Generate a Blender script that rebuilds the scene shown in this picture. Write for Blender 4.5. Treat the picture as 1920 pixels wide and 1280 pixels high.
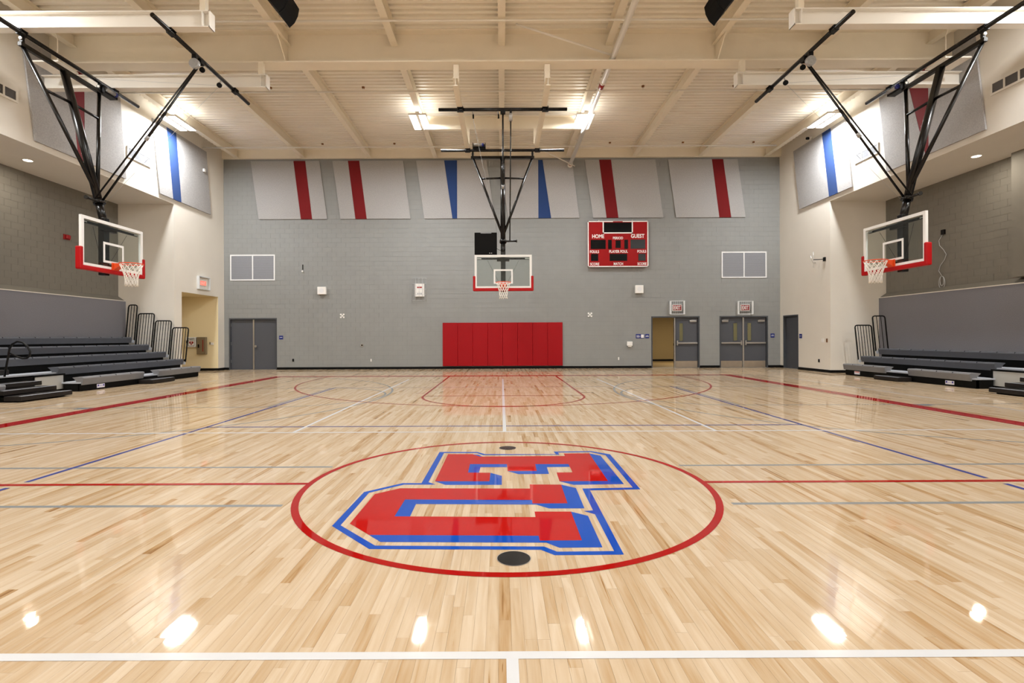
import bpy, bmesh, math, random
from mathutils import Matrix, Vector
from mathutils.geometry import tessellate_polygon

random.seed(7)
for o in list(bpy.data.objects):
    bpy.data.objects.remove(o)
SC = bpy.context.scene
COL = SC.collection

# ------------------------------------------------------------------ camera
cam_d = bpy.data.cameras.new('camera')
cam = bpy.data.objects.new('camera', cam_d)
COL.objects.link(cam)
cam_d.sensor_width = 36.0
cam_d.lens = 950.0 * 36.0 / 1920.0
cam_d.shift_x = 20.0 / 1920.0
cam_d.shift_y = -8.0 / 1920.0
cam_d.clip_start = 0.05
cam_d.clip_end = 200
cam.matrix_world = (Matrix.Translation((-0.04, 0.0, 1.34)) @ Matrix.Rotation(math.radians(90), 4, 'X')
                    @ Matrix.Rotation(-0.0044, 4, 'Z'))
SC.camera = cam

# ------------------------------------------------------------------ world, exposure
w = bpy.data.worlds.new('world')
SC.world = w
w.use_nodes = True
w.node_tree.nodes['Background'].inputs[0].default_value = (0.02, 0.02, 0.02, 1)
SC.view_settings.view_transform = 'Standard'
SC.view_settings.look = 'None'
SC.view_settings.gamma = 1.0
SC.view_settings.use_curve_mapping = False
SC.view_settings.exposure = 0.12
HIGHBAY_W = 330.0      # every LED high bay fixture
DOWNLIGHT_W = 34.0     # recessed soffit downlights
SC.cycles.max_bounces = 6
SC.cycles.diffuse_bounces = 4
SC.cycles.use_adaptive_sampling = True
SC.cycles.adaptive_threshold = 0.1
SC.cycles.adaptive_min_samples = 20
SC.cycles.glossy_bounces = 3
SC.cycles.transmission_bounces = 6
SC.cycles.sample_clamp_indirect = 6.0
SC.cycles.caustics_reflective = False
SC.cycles.caustics_refractive = False
try:
    SC.cycles.use_denoising = True
except Exception:
    pass

# ------------------------------------------------------------------ materials
def lin(c):
    return tuple(((v / 255.0) / 12.92 if v <= 10.3 else (((v / 255.0) + 0.055) / 1.055) ** 2.4) for v in c)

MATS = {}
def mat(name, rgb, rough=0.6, metal=0.0, spec=0.5, coat=0.0, coat_rough=0.05, var=0.0, vscale=8.0, bump=0.0, bscale=60.0,
        emit=0.0, alpha=None, trans=0.0, stretch=None):
    m = bpy.data.materials.new(name)
    m.use_nodes = True
    nt = m.node_tree
    b = nt.nodes['Principled BSDF']
    c = lin(rgb)
    b.inputs['Base Color'].default_value = (*c, 1)
    b.inputs['Roughness'].default_value = rough
    b.inputs['Metallic'].default_value = metal
    b.inputs['Specular IOR Level'].default_value = spec
    b.inputs['Coat Weight'].default_value = coat
    b.inputs['Coat Roughness'].default_value = coat_rough
    if trans:
        b.inputs['Transmission Weight'].default_value = trans
        b.inputs['IOR'].default_value = 1.45
    if emit:
        b.inputs['Emission Color'].default_value = (*c, 1)
        b.inputs['Emission Strength'].default_value = emit
    if var or bump:
        g = nt.nodes.new('ShaderNodeNewGeometry')
        vec = g.outputs['Position']
        if stretch:
            mp = nt.nodes.new('ShaderNodeMapping')
            mp.inputs['Scale'].default_value = stretch
            nt.links.new(vec, mp.inputs['Vector'])
            vec = mp.outputs['Vector']
        if var:
            n = nt.nodes.new('ShaderNodeTexNoise')
            n.inputs['Scale'].default_value = vscale
            n.inputs['Detail'].default_value = 4
            nt.links.new(vec, n.inputs['Vector'])
            r = nt.nodes.new('ShaderNodeValToRGB')
            r.color_ramp.elements[0].position = 0.3
            r.color_ramp.elements[1].position = 0.7
            r.color_ramp.elements[0].color = (*[v * (1 - var) for v in c], 1)
            r.color_ramp.elements[1].color = (*[min(1, v * (1 + var)) for v in c], 1)
            nt.links.new(n.outputs['Fac'], r.inputs['Fac'])
            nt.links.new(r.outputs['Color'], b.inputs['Base Color'])
        if bump:
            n2 = nt.nodes.new('ShaderNodeTexNoise')
            n2.inputs['Scale'].default_value = bscale
            nt.links.new(vec, n2.inputs['Vector'])
            bp = nt.nodes.new('ShaderNodeBump')
            bp.inputs['Strength'].default_value = bump
            bp.inputs['Distance'].default_value = 0.004
            nt.links.new(n2.outputs['Fac'], bp.inputs['Height'])
            nt.links.new(bp.outputs['Normal'], b.inputs['Normal'])
    MATS[name] = m
    return m

GLOSS = dict(rough=0.4, spec=0.0, coat=0.7, coat_rough=0.04)
mat('cream_wall', (228, 222, 211), 0.75, var=0.015, vscale=1.5, bump=0.08, bscale=90)
mat('cream_steel', (243, 233, 214), 0.5, spec=0.4, var=0.02, vscale=2)
mat('deck_paint', (246, 239, 225), 0.34, spec=0.6, var=0.02, vscale=1.2)
mat('white_steel', (240, 235, 226), 0.45, spec=0.4)
mat('grey_block', (140, 141, 139), 0.62, var=0.03, vscale=2.5, bump=0.25, bscale=140)
mat('grey_mortar', (133, 134, 132), 0.75, bump=0.25, bscale=140)
mat('dark_block', (119, 115, 106), 0.7, var=0.03, vscale=2.5, bump=0.25, bscale=140)
mat('dark_mortar', (116, 112, 103), 0.8)
mat('wall_carpet', (124, 123, 129), 0.9, var=0.07, vscale=45, bump=0.4, bscale=300)
mat('rubber_black', (8, 8, 8), 0.55, spec=0.15)
mat('sub_floor', (128, 98, 68), 0.7)
mat('plain_maple', (182, 162, 136), 0.4, coat=0.5, coat_rough=0.06)
mat('line_red', (146, 15, 11), **GLOSS)
mat('line_white', (190, 190, 190), **GLOSS)
mat('line_blue', (32, 52, 128), **GLOSS)
mat('line_grey', (124, 126, 126), **GLOSS)
mat('logo_red', (160, 20, 15), var=0.03, vscale=3, **GLOSS)
mat('logo_blue', (18, 68, 156), var=0.03, vscale=3, **GLOSS)
mat('felt_grey', (168, 166, 165), 0.95, var=0.13, vscale=38, bump=0.3, bscale=300)
mat('felt_red', (114, 3, 8), 0.9, var=0.05, vscale=80)
mat('felt_blue', (32, 60, 112), 0.9, var=0.05, vscale=80)
mat('pad_red', (152, 2, 15), 0.45, spec=0.2, bump=0.1, bscale=200)
mat('board_red', (148, 7, 11), 0.45, spec=0.2)
mat('rim_pad_red', (170, 3, 9), 0.45, spec=0.25)
mat('sign_white', (240, 238, 234), 0.45)
mat('screen_black', (7, 6, 6), 0.3, spec=0.12)
mat('screen_grey', (40, 40, 40), 0.25, spec=0.2)
mat('gloss_black', (11, 9, 8), 0.25, spec=0.4)
mat('satin_black', (13, 12, 11), 0.45, spec=0.25)
mat('matte_black', (11, 10, 9), 0.7, spec=0.15)
mat('rim_orange', (222, 74, 20), 0.4)
mat('net_white', (240, 236, 228), 0.8)
mat('frame_white', (236, 236, 234), 0.4)
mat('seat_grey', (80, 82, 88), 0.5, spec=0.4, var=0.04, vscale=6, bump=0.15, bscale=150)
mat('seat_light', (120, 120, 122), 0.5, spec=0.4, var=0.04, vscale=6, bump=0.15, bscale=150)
mat('deck_grey', (176, 180, 188), 0.45)
mat('riser_black', (8, 8, 7), 0.6, spec=0.12)
mat('step_black', (30, 26, 24), 0.5, spec=0.25)
mat('panel_grey', (176, 176, 172), 0.6)
mat('door_grey', (78, 80, 86), 0.5, spec=0.4)
mat('door_frame_grey', (66, 69, 74), 0.5)
mat('steel', (196, 192, 186), 0.3, metal=0.85)
mat('kick_steel', (186, 174, 158), 0.35, metal=0.8, var=0.05, vscale=6)
mat('hall_tan', (168, 148, 108), 0.8)
mat('hall_floor', (150, 128, 92), 0.5)
mat('vent_white', (228, 228, 228), 0.5)
mat('vent_slat', (150, 152, 158), 0.5)
mat('vent_back', (112, 114, 120), 0.8)
mat('vent_dark', (96, 92, 90), 0.7)
mat('plastic_white', (236, 234, 230), 0.45)
mat('sign_blue', (22, 40, 120), 0.45)
mat('fire_red', (150, 8, 14), 0.4)
mat('exit_red', (150, 20, 24), 0.4)
mat('exit_glow', (255, 92, 74), 0.4, emit=1.4)
mat('wire_grey', (196, 198, 200), 0.4, metal=0.4)
mat('clear_guard', (214, 216, 216), 0.3)
mat('motor_grey', (168, 168, 168), 0.35, metal=0.5, var=0.1, vscale=30)
mat('motor_blue', (36, 46, 130), 0.4)
mat('cabinet_steel', (150, 138, 116), 0.35, metal=0.6)
mat('pipe_band_red', (150, 22, 20), 0.4)
mat('brass', (140, 96, 60), 0.4, metal=0.6)
mat('label_white', (226, 224, 236), 0.4)
mat('label_blue', (44, 40, 150), 0.4)
mat('lens', (255, 250, 242), 0.5, emit=9.0)
mat('lens_warm', (255, 242, 222), 0.5, emit=6.0)
mat('lite_glass', (214, 206, 150), 0.08, trans=0.75)

def glass_mat():
    m = bpy.data.materials.new('board_glass')
    m.use_nodes = True
    nt = m.node_tree
    nt.nodes.clear()
    out = nt.nodes.new('ShaderNodeOutputMaterial')
    t = nt.nodes.new('ShaderNodeBsdfTransparent')
    t.inputs[0].default_value = (0.92, 0.95, 0.94, 1)
    g = nt.nodes.new('ShaderNodeBsdfGlossy')
    g.inputs['Roughness'].default_value = 0.02
    fr = nt.nodes.new('ShaderNodeFresnel')
    fr.inputs['IOR'].default_value = 1.45
    mx = nt.nodes.new('ShaderNodeMixShader')
    ge = nt.nodes.new('ShaderNodeNewGeometry')
    inv = nt.nodes.new('ShaderNodeMath'); inv.operation = 'SUBTRACT'; inv.inputs[0].default_value = 1.0
    nt.links.new(ge.outputs['Backfacing'], inv.inputs[1])
    ml = nt.nodes.new('ShaderNodeMath'); ml.operation = 'MULTIPLY'
    nt.links.new(fr.outputs[0], ml.inputs[0]); nt.links.new(inv.outputs[0], ml.inputs[1])
    nt.links.new(ml.outputs[0], mx.inputs[0])
    nt.links.new(t.outputs[0], mx.inputs[1])
    nt.links.new(g.outputs[0], mx.inputs[2])
    nt.links.new(mx.outputs[0], out.inputs[0])
    MATS['board_glass'] = m
glass_mat()

def maple_mat():
    """Lacquered maple; each plank carries its own tone in the colour attribute 'tone'."""
    m = bpy.data.materials.new('maple_plank')
    m.use_nodes = True
    nt = m.node_tree
    b = nt.nodes['Principled BSDF']
    b.inputs['Roughness'].default_value = 0.4
    b.inputs['Specular IOR Level'].default_value = 0.0
    b.inputs['Coat Weight'].default_value = GLOSS['coat']
    b.inputs['Coat Roughness'].default_value = GLOSS['coat_rough']
    at = nt.nodes.new('ShaderNodeAttribute')
    at.attribute_name = 'tone'
    g = nt.nodes.new('ShaderNodeNewGeometry')
    # shift the grain per plank so that it does not run on across the joints
    sep = nt.nodes.new('ShaderNodeSeparateColor')
    nt.links.new(at.outputs['Color'], sep.inputs[0])
    mul = nt.nodes.new('ShaderNodeMath'); mul.operation = 'MULTIPLY'; mul.inputs[1].default_value = 37.0
    nt.links.new(sep.outputs[1], mul.inputs[0])
    comb = nt.nodes.new('ShaderNodeCombineXYZ')
    nt.links.new(mul.outputs[0], comb.inputs[2])
    nt.links.new(mul.outputs[0], comb.inputs[1])
    add = nt.nodes.new('ShaderNodeVectorMath'); add.operation = 'ADD'
    nt.links.new(g.outputs['Position'], add.inputs[0])
    nt.links.new(comb.outputs[0], add.inputs[1])
    mp = nt.nodes.new('ShaderNodeMapping')
    mp.inputs['Scale'].default_value = (38, 2.4, 1)
    nt.links.new(add.outputs[0], mp.inputs['Vector'])
    n1 = nt.nodes.new('ShaderNodeTexNoise')
    n1.inputs['Scale'].default_value = 1.0
    n1.inputs['Detail'].default_value = 6
    n1.inputs['Distortion'].default_value = 0.6
    nt.links.new(mp.outputs[0], n1.inputs['Vector'])
    mp2 = nt.nodes.new('ShaderNodeMapping')
    mp2.inputs['Scale'].default_value = (14, 1.1, 1)
    nt.links.new(add.outputs[0], mp2.inputs['Vector'])
    n2 = nt.nodes.new('ShaderNodeTexNoise')
    n2.inputs['Scale'].default_value = 1.0
    n2.inputs['Detail'].default_value = 2
    nt.links.new(mp2.outputs[0], n2.inputs['Vector'])
    # tone ramp: pale maple to brown heartwood
    r = nt.nodes.new('ShaderNodeValToRGB')
    e = r.color_ramp.elements
    e[0].position = 0.0; e[0].color = (*lin((188, 170, 146)), 1)
    e[1].position = 1.0; e[1].color = (*lin((128, 94, 58)), 1)
    for p, c in ((0.45, (175, 153, 124)), (0.7, (165, 138, 104)), (0.88, (154, 122, 84))):
        k = e.new(p); k.color = (*lin(c), 1)
    # tone + grain
    a1 = nt.nodes.new('ShaderNodeMath'); a1.operation = 'MULTIPLY_ADD'; a1.inputs[1].default_value = 0.95
    nt.links.new(n1.outputs['Fac'], a1.inputs[0])
    nt.links.new(sep.outputs[0], a1.inputs[2])
    a2 = nt.nodes.new('ShaderNodeMath'); a2.operation = 'MULTIPLY_ADD'; a2.inputs[1].default_value = 0.7
    nt.links.new(n2.outputs['Fac'], a2.inputs[0])
    nt.links.new(a1.outputs[0], a2.inputs[2])
    a3 = nt.nodes.new('ShaderNodeMath'); a3.operation = 'SUBTRACT'; a3.inputs[1].default_value = 0.8
    nt.links.new(a2.outputs[0], a3.inputs[0])
    # occasional dark mineral streaks
    mp3 = nt.nodes.new('ShaderNodeMapping')
    mp3.inputs['Scale'].default_value = (70, 2.6, 1)
    nt.links.new(add.outputs[0], mp3.inputs['Vector'])
    n3 = nt.nodes.new('ShaderNodeTexNoise')
    n3.inputs['Scale'].default_value = 1.0
    n3.inputs['Detail'].default_value = 3
    n3.inputs['Distortion'].default_value = 0.4
    nt.links.new(mp3.outputs[0], n3.inputs['Vector'])
    mr = nt.nodes.new('ShaderNodeMapRange')
    mr.inputs['From Min'].default_value = 0.66
    mr.inputs['From Max'].default_value = 0.78
    mr.inputs['To Max'].default_value = 0.55
    nt.links.new(n3.outputs['Fac'], mr.inputs['Value'])
    a4 = nt.nodes.new('ShaderNodeMath'); a4.operation = 'ADD'
    nt.links.new(a3.outputs[0], a4.inputs[0])
    nt.links.new(mr.outputs[0], a4.inputs[1])
    nt.links.new(a4.outputs[0], r.inputs['Fac'])
    nt.links.new(r.outputs['Color'], b.inputs['Base Color'])
    MATS['maple_plank'] = m
maple_mat()

# ------------------------------------------------------------------ mesh helpers
LOC = {}
def put(o, label=None, cat=None, group=None, kind=None):
    if label: o['label'] = label
    if cat: o['category'] = cat
    if group: o['group'] = group
    if kind: o['kind'] = kind
    return o

def thing(name, label, cat, loc=(0, 0, 0), rotz=0.0, group=None, kind=None):
    o = bpy.data.objects.new(name, None)
    o.empty_display_size = 0.2
    COL.objects.link(o)
    o.location = loc
    o.rotation_euler = (0, 0, rotz)
    put(o, label, cat, group, kind)
    LOC[o] = Vector(loc) if rotz == 0 else None
    return o

class MB:
    """Collects shapes into one mesh.  World coordinates unless the parent is rotated (then the parent's own frame)."""
    def __init__(self):
        self.v = []; self.f = []; self.s = []
    def add(self, vs, fs, smooth=False):
        k = len(self.v)
        self.v += [tuple(p) for p in vs]
        self.f += [tuple(i + k for i in f) for f in fs]
        self.s += [smooth] * len(fs)
        return self
    def box(self, x0, x1, y0, y1, z0, z1):
        return self.add([(x0, y0, z0), (x1, y0, z0), (x1, y1, z0), (x0, y1, z0), (x0, y0, z1), (x1, y0, z1), (x1, y1, z1), (x0, y1, z1)],
                        [(0, 3, 2, 1), (4, 5, 6, 7), (0, 1, 5, 4), (1, 2, 6, 5), (2, 3, 7, 6), (3, 0, 4, 7)])
    def prism(self, poly, axis, a0, a1, smooth=False):
        """poly in the two other axes (in axis order), extruded along axis 0/1/2."""
        def P(p, a):
            q = list(p); q.insert(axis, a); return tuple(q)
        n = len(poly)
        vs = [P(p, a0) for p in poly] + [P(p, a1) for p in poly]
        fs = [(i, (i + 1) % n, n + (i + 1) % n, n + i) for i in range(n)]
        self.add(vs, fs, smooth)
        tris = tessellate_polygon([[Vector((p[0], p[1], 0)) for p in poly]])
        k = len(self.v) - 2 * n
        for t in tris:
            self.f.append(tuple(k + i for i in t)); self.s.append(False)
            self.f.append(tuple(k + n + i for i in reversed(t))); self.s.append(False)
        return self
    def cyl(self, p0, p1, r, n=12, r1=None, caps=True):
        p0 = Vector(p0); p1 = Vector(p1); r1 = r if r1 is None else r1
        d = (p1 - p0).normalized()
        a = d.orthogonal().normalized(); b = d.cross(a)
        vs = []
        for c, rr in ((p0, r), (p1, r1)):
            for i in range(n):
                t = 2 * math.pi * i / n
                vs.append(c + (a * math.cos(t) + b * math.sin(t)) * rr)
        self.add(vs, [(i, (i + 1) % n, n + (i + 1) % n, n + i) for i in range(n)], True)
        if caps:
            k = len(self.v) - 2 * n
            self.f.append(tuple(range(k + n - 1, k - 1, -1))); self.s.append(False)
            self.f.append(tuple(range(k + n, k + 2 * n))); self.s.append(False)
        return self
    def bar(self, p0, p1, wx, wy):
        """Rectangular bar from p0 to p1."""
        p0 = Vector(p0); p1 = Vector(p1)
        d = (p1 - p0).normalized()
        ref = Vector((1, 0, 0)) if abs(d.x) < 0.9 else Vector((0, 1, 0))
        b = d.cross(ref).normalized(); a = b.cross(d)
        vs = [c + a * sx * wx / 2 + b * sy * wy / 2 for c in (p0, p1) for sx, sy in ((-1, -1), (1, -1), (1, 1), (-1, 1))]
        return self.add(vs, [(0, 3, 2, 1), (4, 5, 6, 7), (0, 1, 5, 4), (1, 2, 6, 5), (2, 3, 7, 6), (3, 0, 4, 7)])
    def tube(self, pts, r, n=8, closed=False):
        pts = [Vector(p) for p in pts]
        m = len(pts); vs = []; a = None
        for i, p in enumerate(pts):
            if closed:
                d = pts[(i + 1) % m] - pts[i - 1]
            else:
                d = pts[min(i + 1, m - 1)] - pts[max(i - 1, 0)]
            d.normalize()
            a = d.orthogonal() if a is None else a - d * a.dot(d)
            a.normalize(); b = d.cross(a)
            for k in range(n):
                t = 2 * math.pi * k / n
                vs.append(p + (a * math.cos(t) + b * math.sin(t)) * r)
        fs = []
        for i in range(m if closed else m - 1):
            j = (i + 1) % m
            for k in range(n):
                l = (k + 1) % n
                fs.append((i * n + k, i * n + l, j * n + l, j * n + k))
        self.add(vs, fs, True)
        if not closed:
            k = len(self.v) - m * n
            self.f.append(tuple(range(k + n - 1, k - 1, -1))); self.s.append(False)
            self.f.append(tuple(range(k + (m - 1) * n, k + m * n))); self.s.append(False)
        return self
    def ibeam(self, axis, a0, a1, c, zb, zt, width, tf=0.02, tw=0.015):
        """I-beam along x (axis 0) or y (axis 1), centred at c across, between zb and zt."""
        for lo, hi, hw in ((zb, zb + tf, width / 2), (zt - tf, zt, width / 2), (zb + tf, zt - tf, tw / 2)):
            if axis == 0: self.box(a0, a1, c - hw, c + hw, lo, hi)
            else: self.box(c - hw, c + hw, a0, a1, lo, hi)
        return self
    def poly(self, pts, holes=None):
        """Flat polygon (3D points on z = const)."""
        loops = [[Vector(p) for p in pts]] + [[Vector(p) for p in h] for h in (holes or [])]
        flat = [p for l in loops for p in l]
        return self.add(flat, [t for t in tessellate_polygon(loops)])
    def build(self, name, m, parent=None, bevel=0.0, segs=2, smooth=None, kind=None, recalc=True):
        vs = [Vector(p) for p in self.v]
        if parent is not None and LOC.get(parent) is not None:
            vs = [p - LOC[parent] for p in vs]
        lo = [min(p[i] for p in vs) for i in range(3)]; hi = [max(p[i] for p in vs) for i in range(3)]
        org = Vector(((lo[0] + hi[0]) / 2, (lo[1] + hi[1]) / 2, lo[2]))
        me = bpy.data.meshes.new(name)
        me.from_pydata([p - org for p in vs], [], self.f)
        me.polygons.foreach_set('use_smooth', [True] * len(self.f) if smooth else self.s)
        if recalc or bevel:
            bm = bmesh.new(); bm.from_mesh(me)
            if bevel:
                bmesh.ops.remove_doubles(bm, verts=bm.verts, dist=1e-5)
                eds = [e for e in bm.edges if len(e.link_faces) == 2 and e.calc_face_angle(0) > 0.6]
                bmesh.ops.bevel(bm, geom=eds, offset=bevel, segments=segs, profile=0.5, affect='EDGES', clamp_overlap=True)
            if recalc:
                bmesh.ops.recalc_face_normals(bm, faces=bm.faces)
            bm.to_mesh(me); bm.free()
        me.materials.append(MATS[m] if isinstance(m, str) else m)
        o = bpy.data.objects.new(name, me)
        COL.objects.link(o)
        o.location = org
        if parent is not None:
            o.parent = parent
            if LOC.get(parent) is not None:
                LOC[o] = LOC[parent] + org
            else:
                LOC[o] = None
                SUB[o] = org
        else:
            LOC[o] = org
        if kind: o['kind'] = kind
        return o
SUB = {}
def sub(mb, name, m, part, **k):
    """Add a sub-part under a part of a rotated thing: coordinates stay in the thing's frame."""
    org = SUB[part]
    mb.v = [tuple(Vector(p) - org) for p in mb.v]
    return mb.build(name, m, part, **k)

def struct(o):
    o['kind'] = 'structure'
    return o

# lettering is made first, while the scene is small
TXT = {}
def make_text(strings):
    obs = []
    for s in strings:
        c = bpy.data.curves.new('lettering', 'FONT')
        c.body = s; c.size = 1.0; c.align_x = 'CENTER'; c.align_y = 'BOTTOM_BASELINE'; c.resolution_u = 3; c.offset = 0.022
        o = bpy.data.objects.new('lettering', c); COL.objects.link(o); obs.append((s, o, c))
    dg = bpy.context.evaluated_depsgraph_get()
    for s, o, c in obs:
        me = bpy.data.meshes.new_from_object(o.evaluated_get(dg))
        vs = [tuple(v.co) for v in me.vertices]; fs = [tuple(p.vertices) for p in me.polygons]
        x0 = min(v[0] for v in vs); x1 = max(v[0] for v in vs); y1 = max(v[1] for v in vs); y0 = min(v[1] for v in vs)
        TXT[s] = ([((v[0] - (x0 + x1) / 2) / (x1 - x0), (v[1] - y0) / (y1 - y0)) for v in vs], fs)
        bpy.data.objects.remove(o); bpy.data.meshes.remove(me); bpy.data.curves.remove(c)
make_text(['HOME', 'GUEST', 'PERIOD', 'FOULS', 'PLAYER FOUL', 'SCORE', 'MATCH', 'EXIT', 'AED'])
def text(s, cx, zb, width, height, P):
    """Unit lettering mapped by P(u, z) to 3D."""
    vs, fs = TXT[s]
    mb = MB(); mb.add([P(cx + x * width, zb + y * height) for x, y in vs], fs)
    return mb

# ------------------------------------------------------------------ room dimensions (metres)
YB, YF = 21.6, -12.4           # wall with scoreboard, wall behind the camera
XW, XA = 11.85, 13.87          # side walls, back of the seating recesses
ZD, ZS = 9.31, 6.2             # roof deck, soffit of the recesses
YR, YN = 18.3, -9.0            # recess ends
CY = 4.66                      # half-court line

# ------------------------------------------------------------------ walls with block courses
def cut_wall(mb, u0, u1, z0, z1, holes, P):
    """Flat wall u0..u1 x z0..z1 minus rectangular holes; P(u, z) gives the point."""
    us = sorted({u0, u1, *[h[0] for h in holes], *[h[1] for h in holes]}); us = [u for u in us if u0 <= u <= u1]
    zs = sorted({z0, z1, *[h[2] for h in holes], *[h[3] for h in holes]}); zs = [z for z in zs if z0 <= z <= z1]
    for a, b in zip(us, us[1:]):
        for c, d in zip(zs, zs[1:]):
            mu, mz = (a + b) / 2, (c + d) / 2
            if any(h[0] < mu < h[1] and h[2] < mz < h[3] for h in holes): continue
            mb.add([P(a, c), P(b, c), P(b, d), P(a, d)], [(0, 1, 2, 3)])

def blocks(parent, u0, u1, z0, z1, holes, P, matname, single, score):
    """Painted concrete blocks proud of the mortar; P(u, z, out).  The best-scoring `single` blocks are objects, the rest one mesh."""
    bw, bh, j, out = 0.4, 0.2, 0.007, 0.004
    rects = []
    k = 0; z = z0
    while z < z1 - 0.02:
        zt = min(z + bh, z1)
        free = [(u0, u1)]
        for h in holes:
            if h[2] < zt - 0.01 and h[3] > z + 0.01:
                nf = []
                for a, b in free:
                    if h[1] <= a or h[0] >= b: nf.append((a, b)); continue
                    if h[0] > a: nf.append((a, h[0]))
                    if h[1] < b: nf.append((h[1], b))
                free = nf
        n0 = u0 - (0.2 if k % 2 else 0.0)
        for a, b in free:
            i = math.floor((a - n0) / bw)
            while n0 + i * bw < b:
                x0 = max(a, n0 + i * bw); x1 = min(b, n0 + (i + 1) * bw)
                if x1 - x0 > 0.03: rects.append((x0 + j / 2, x1 - j / 2, z + j / 2, zt - j / 2))
                i += 1
        z += bh; k += 1
    rects.sort(key=lambda r: -score((r[0] + r[1]) / 2, (r[2] + r[3]) / 2, (r[1] - r[0])))
    def shape(mb, r):
        a, b, c, d = r
        mb.add([P(a, c, 0), P(b, c, 0), P(b, d, 0), P(a, d, 0), P(a, c, out), P(b, c, out), P(b, d, out), P(a, d, out)],
               [(4, 5, 6, 7), (0, 1, 5, 4), (1, 2, 6, 5), (2, 3, 7, 6), (3, 0, 4, 7)])
    cache = {}
    for r in rects[:single]:
        mb = MB(); shape(mb, r)
        key = (round(r[1] - r[0], 3), round(r[3] - r[2], 3))
        if key in cache:
            src, c0 = cache[key]
            o = src.copy(); COL.objects.link(o)
            o.location = src.location + Vector(P(r[0], r[2], 0)) - c0
        else:
            o = mb.build('block', matname, parent, recalc=True)
            cache[key] = (o, Vector(P(r[0], r[2], 0)))
    if rects[single:]:
        mb = MB()
        for r in rects[single:]: shape(mb, r)
        mb.build('block_courses', matname, parent, kind='stuff')

# holes in the back wall: doors
DL = (-11.644, -9.607); DM = (6.353, 8.412); DR = (9.263, 11.323); DZ = 2.2
holesB = [(DL[0], DL[1], 0, DZ), (DM[0], DM[1], 0, DZ), (DR[0], DR[1], 0, DZ)]
mb = MB(); cut_wall(mb, -XW, XW, 0, ZD + 0.1, holesB, lambda u, z: (u, YB, z))
for h in holesB:
    for a, b in (((h[0], 0), (h[0], DZ)), ((h[1], 0), (h[1], DZ)), ((h[0], DZ), (h[1], DZ))):
        mb.add([(a[0], YB, a[1]), (b[0], YB, b[1]), (b[0], YB + 0.2, b[1]), (a[0], YB + 0.2, a[1])], [(0, 1, 2, 3)])
wall_back = struct(mb.build('wall_back', 'grey_mortar'))
wall_back['label'] = 'grey painted concrete block end wall with the scoreboard'
covered = lambda u, z: (-2.6 < u < 2.6 and z < 2.0) or z > 6.3 and abs(u) < 10.5 or (3.6 < u < 6.2 and 4.3 < z < 6.2)
blocks(wall_back, -XW, XW, 0, 8.96, holesB, lambda u, z, o: (u, YB - o, z), 'grey_block', 300,
       lambda u, z, wd: (-50 if covered(u, z) or wd < 0.3 else 0) - abs(z - 3.2) - 0.03 * abs(u))

for s, side in ((-1, 'left'), (1, 'right')):
    X = s * XW
    holes = [(18.73, 21.13, 0, 3.07)] if s < 0 else [(20.28, 21.35, 0, 2.2)]
    mb = MB()
    cut_wall(mb, YR, YB, 0, ZD + 0.1, holes, lambda u, z: (X, u, z))
    cut_wall(mb, YF, YN, 0, ZD + 0.1, [], lambda u, z: (X, u, z))
    cut_wall(mb, YN, YR, ZS, ZD + 0.1, [], lambda u, z: (X, u, z))
    if s > 0:
        for a, b in (((20.28, 0), (20.28, 2.2)), ((21.35, 0), (21.35, 2.2)), ((20.28, 2.2), (21.35, 2.2))):
            mb.add([(X, a[0], a[1]), (X, b[0], b[1]), (X + 0.16, b[0], b[1]), (X + 0.16, a[0], a[1])], [(0, 1, 2, 3)])
    # returns and soffit of the seating recess
    for yq in (YR, YN):
        mb.add([(X, yq, 0), (s * (XA + .1), yq, 0), (s * (XA + .1), yq, ZS), (X, yq, ZS)], [(0, 1, 2, 3)])
    mb.add([(X, YN, ZS), (s * (XA + .1), YN, ZS), (s * (XA + .1), YR, ZS), (X, YR, ZS)], [(0, 1, 2, 3)])
    wsl = struct(mb.build('wall_' + side, 'cream_wall'))
    wsl['label'] = f'cream painted {side} wall over the seating recess'
    mb = MB(); cut_wall(mb, YN, YR, 0, ZS, [], lambda u, z: (s * XA, u, z))
    wr = struct(mb.build('wall_recess_' + side, 'dark_mortar'))
    wr['label'] = f'dark grey concrete block wall in the {side} recess'
    blocks(wr, 11.5, YR, 2.87, ZS, [], lambda u, z, o: (s * (XA - o), u, z), 'dark_block', 300,
           lambda u, z, wd: -abs(u - 15) * 0.1 - (10 if wd < 0.3 else 0))
    # projecting lower wall in carpet, with its cap
    lw = struct(MB().box(s * 13.6, s * (XA - 0.001), YN, YR, 0, 2.7).build('wall_lower_' + side, 'wall_carpet'))
    lw['label'] = f'low grey carpeted wall behind the {side} bleachers'
    struct(MB().box(s * 13.585, s * 13.615, YN, YR, 2.69, 2.715).build('trim_1' if s < 0 else 'trim_2', 'cream_wall'))
    struct(MB().prism([(s * 13.61, 2.7), (s * (XA - .006), 2.7), (s * (XA - .006), 2.87)], 1, YN, YR).build('trim_4' if s < 0 else 'trim_5', 'dark_block'))
    pl = struct(MB().box(s * 13.62, s * (XA - 0.006), 12.2, 13.55, 2.88, ZS).build('wall_pilaster_' + side, 'dark_block'))
    pl['label'] = f'grey block pilaster at the near end of the {side} recess'

struct(MB().box(-XW, XW, YF - 0.1, YF, 0, ZD).build('wall_front', 'cream_wall'))

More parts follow.
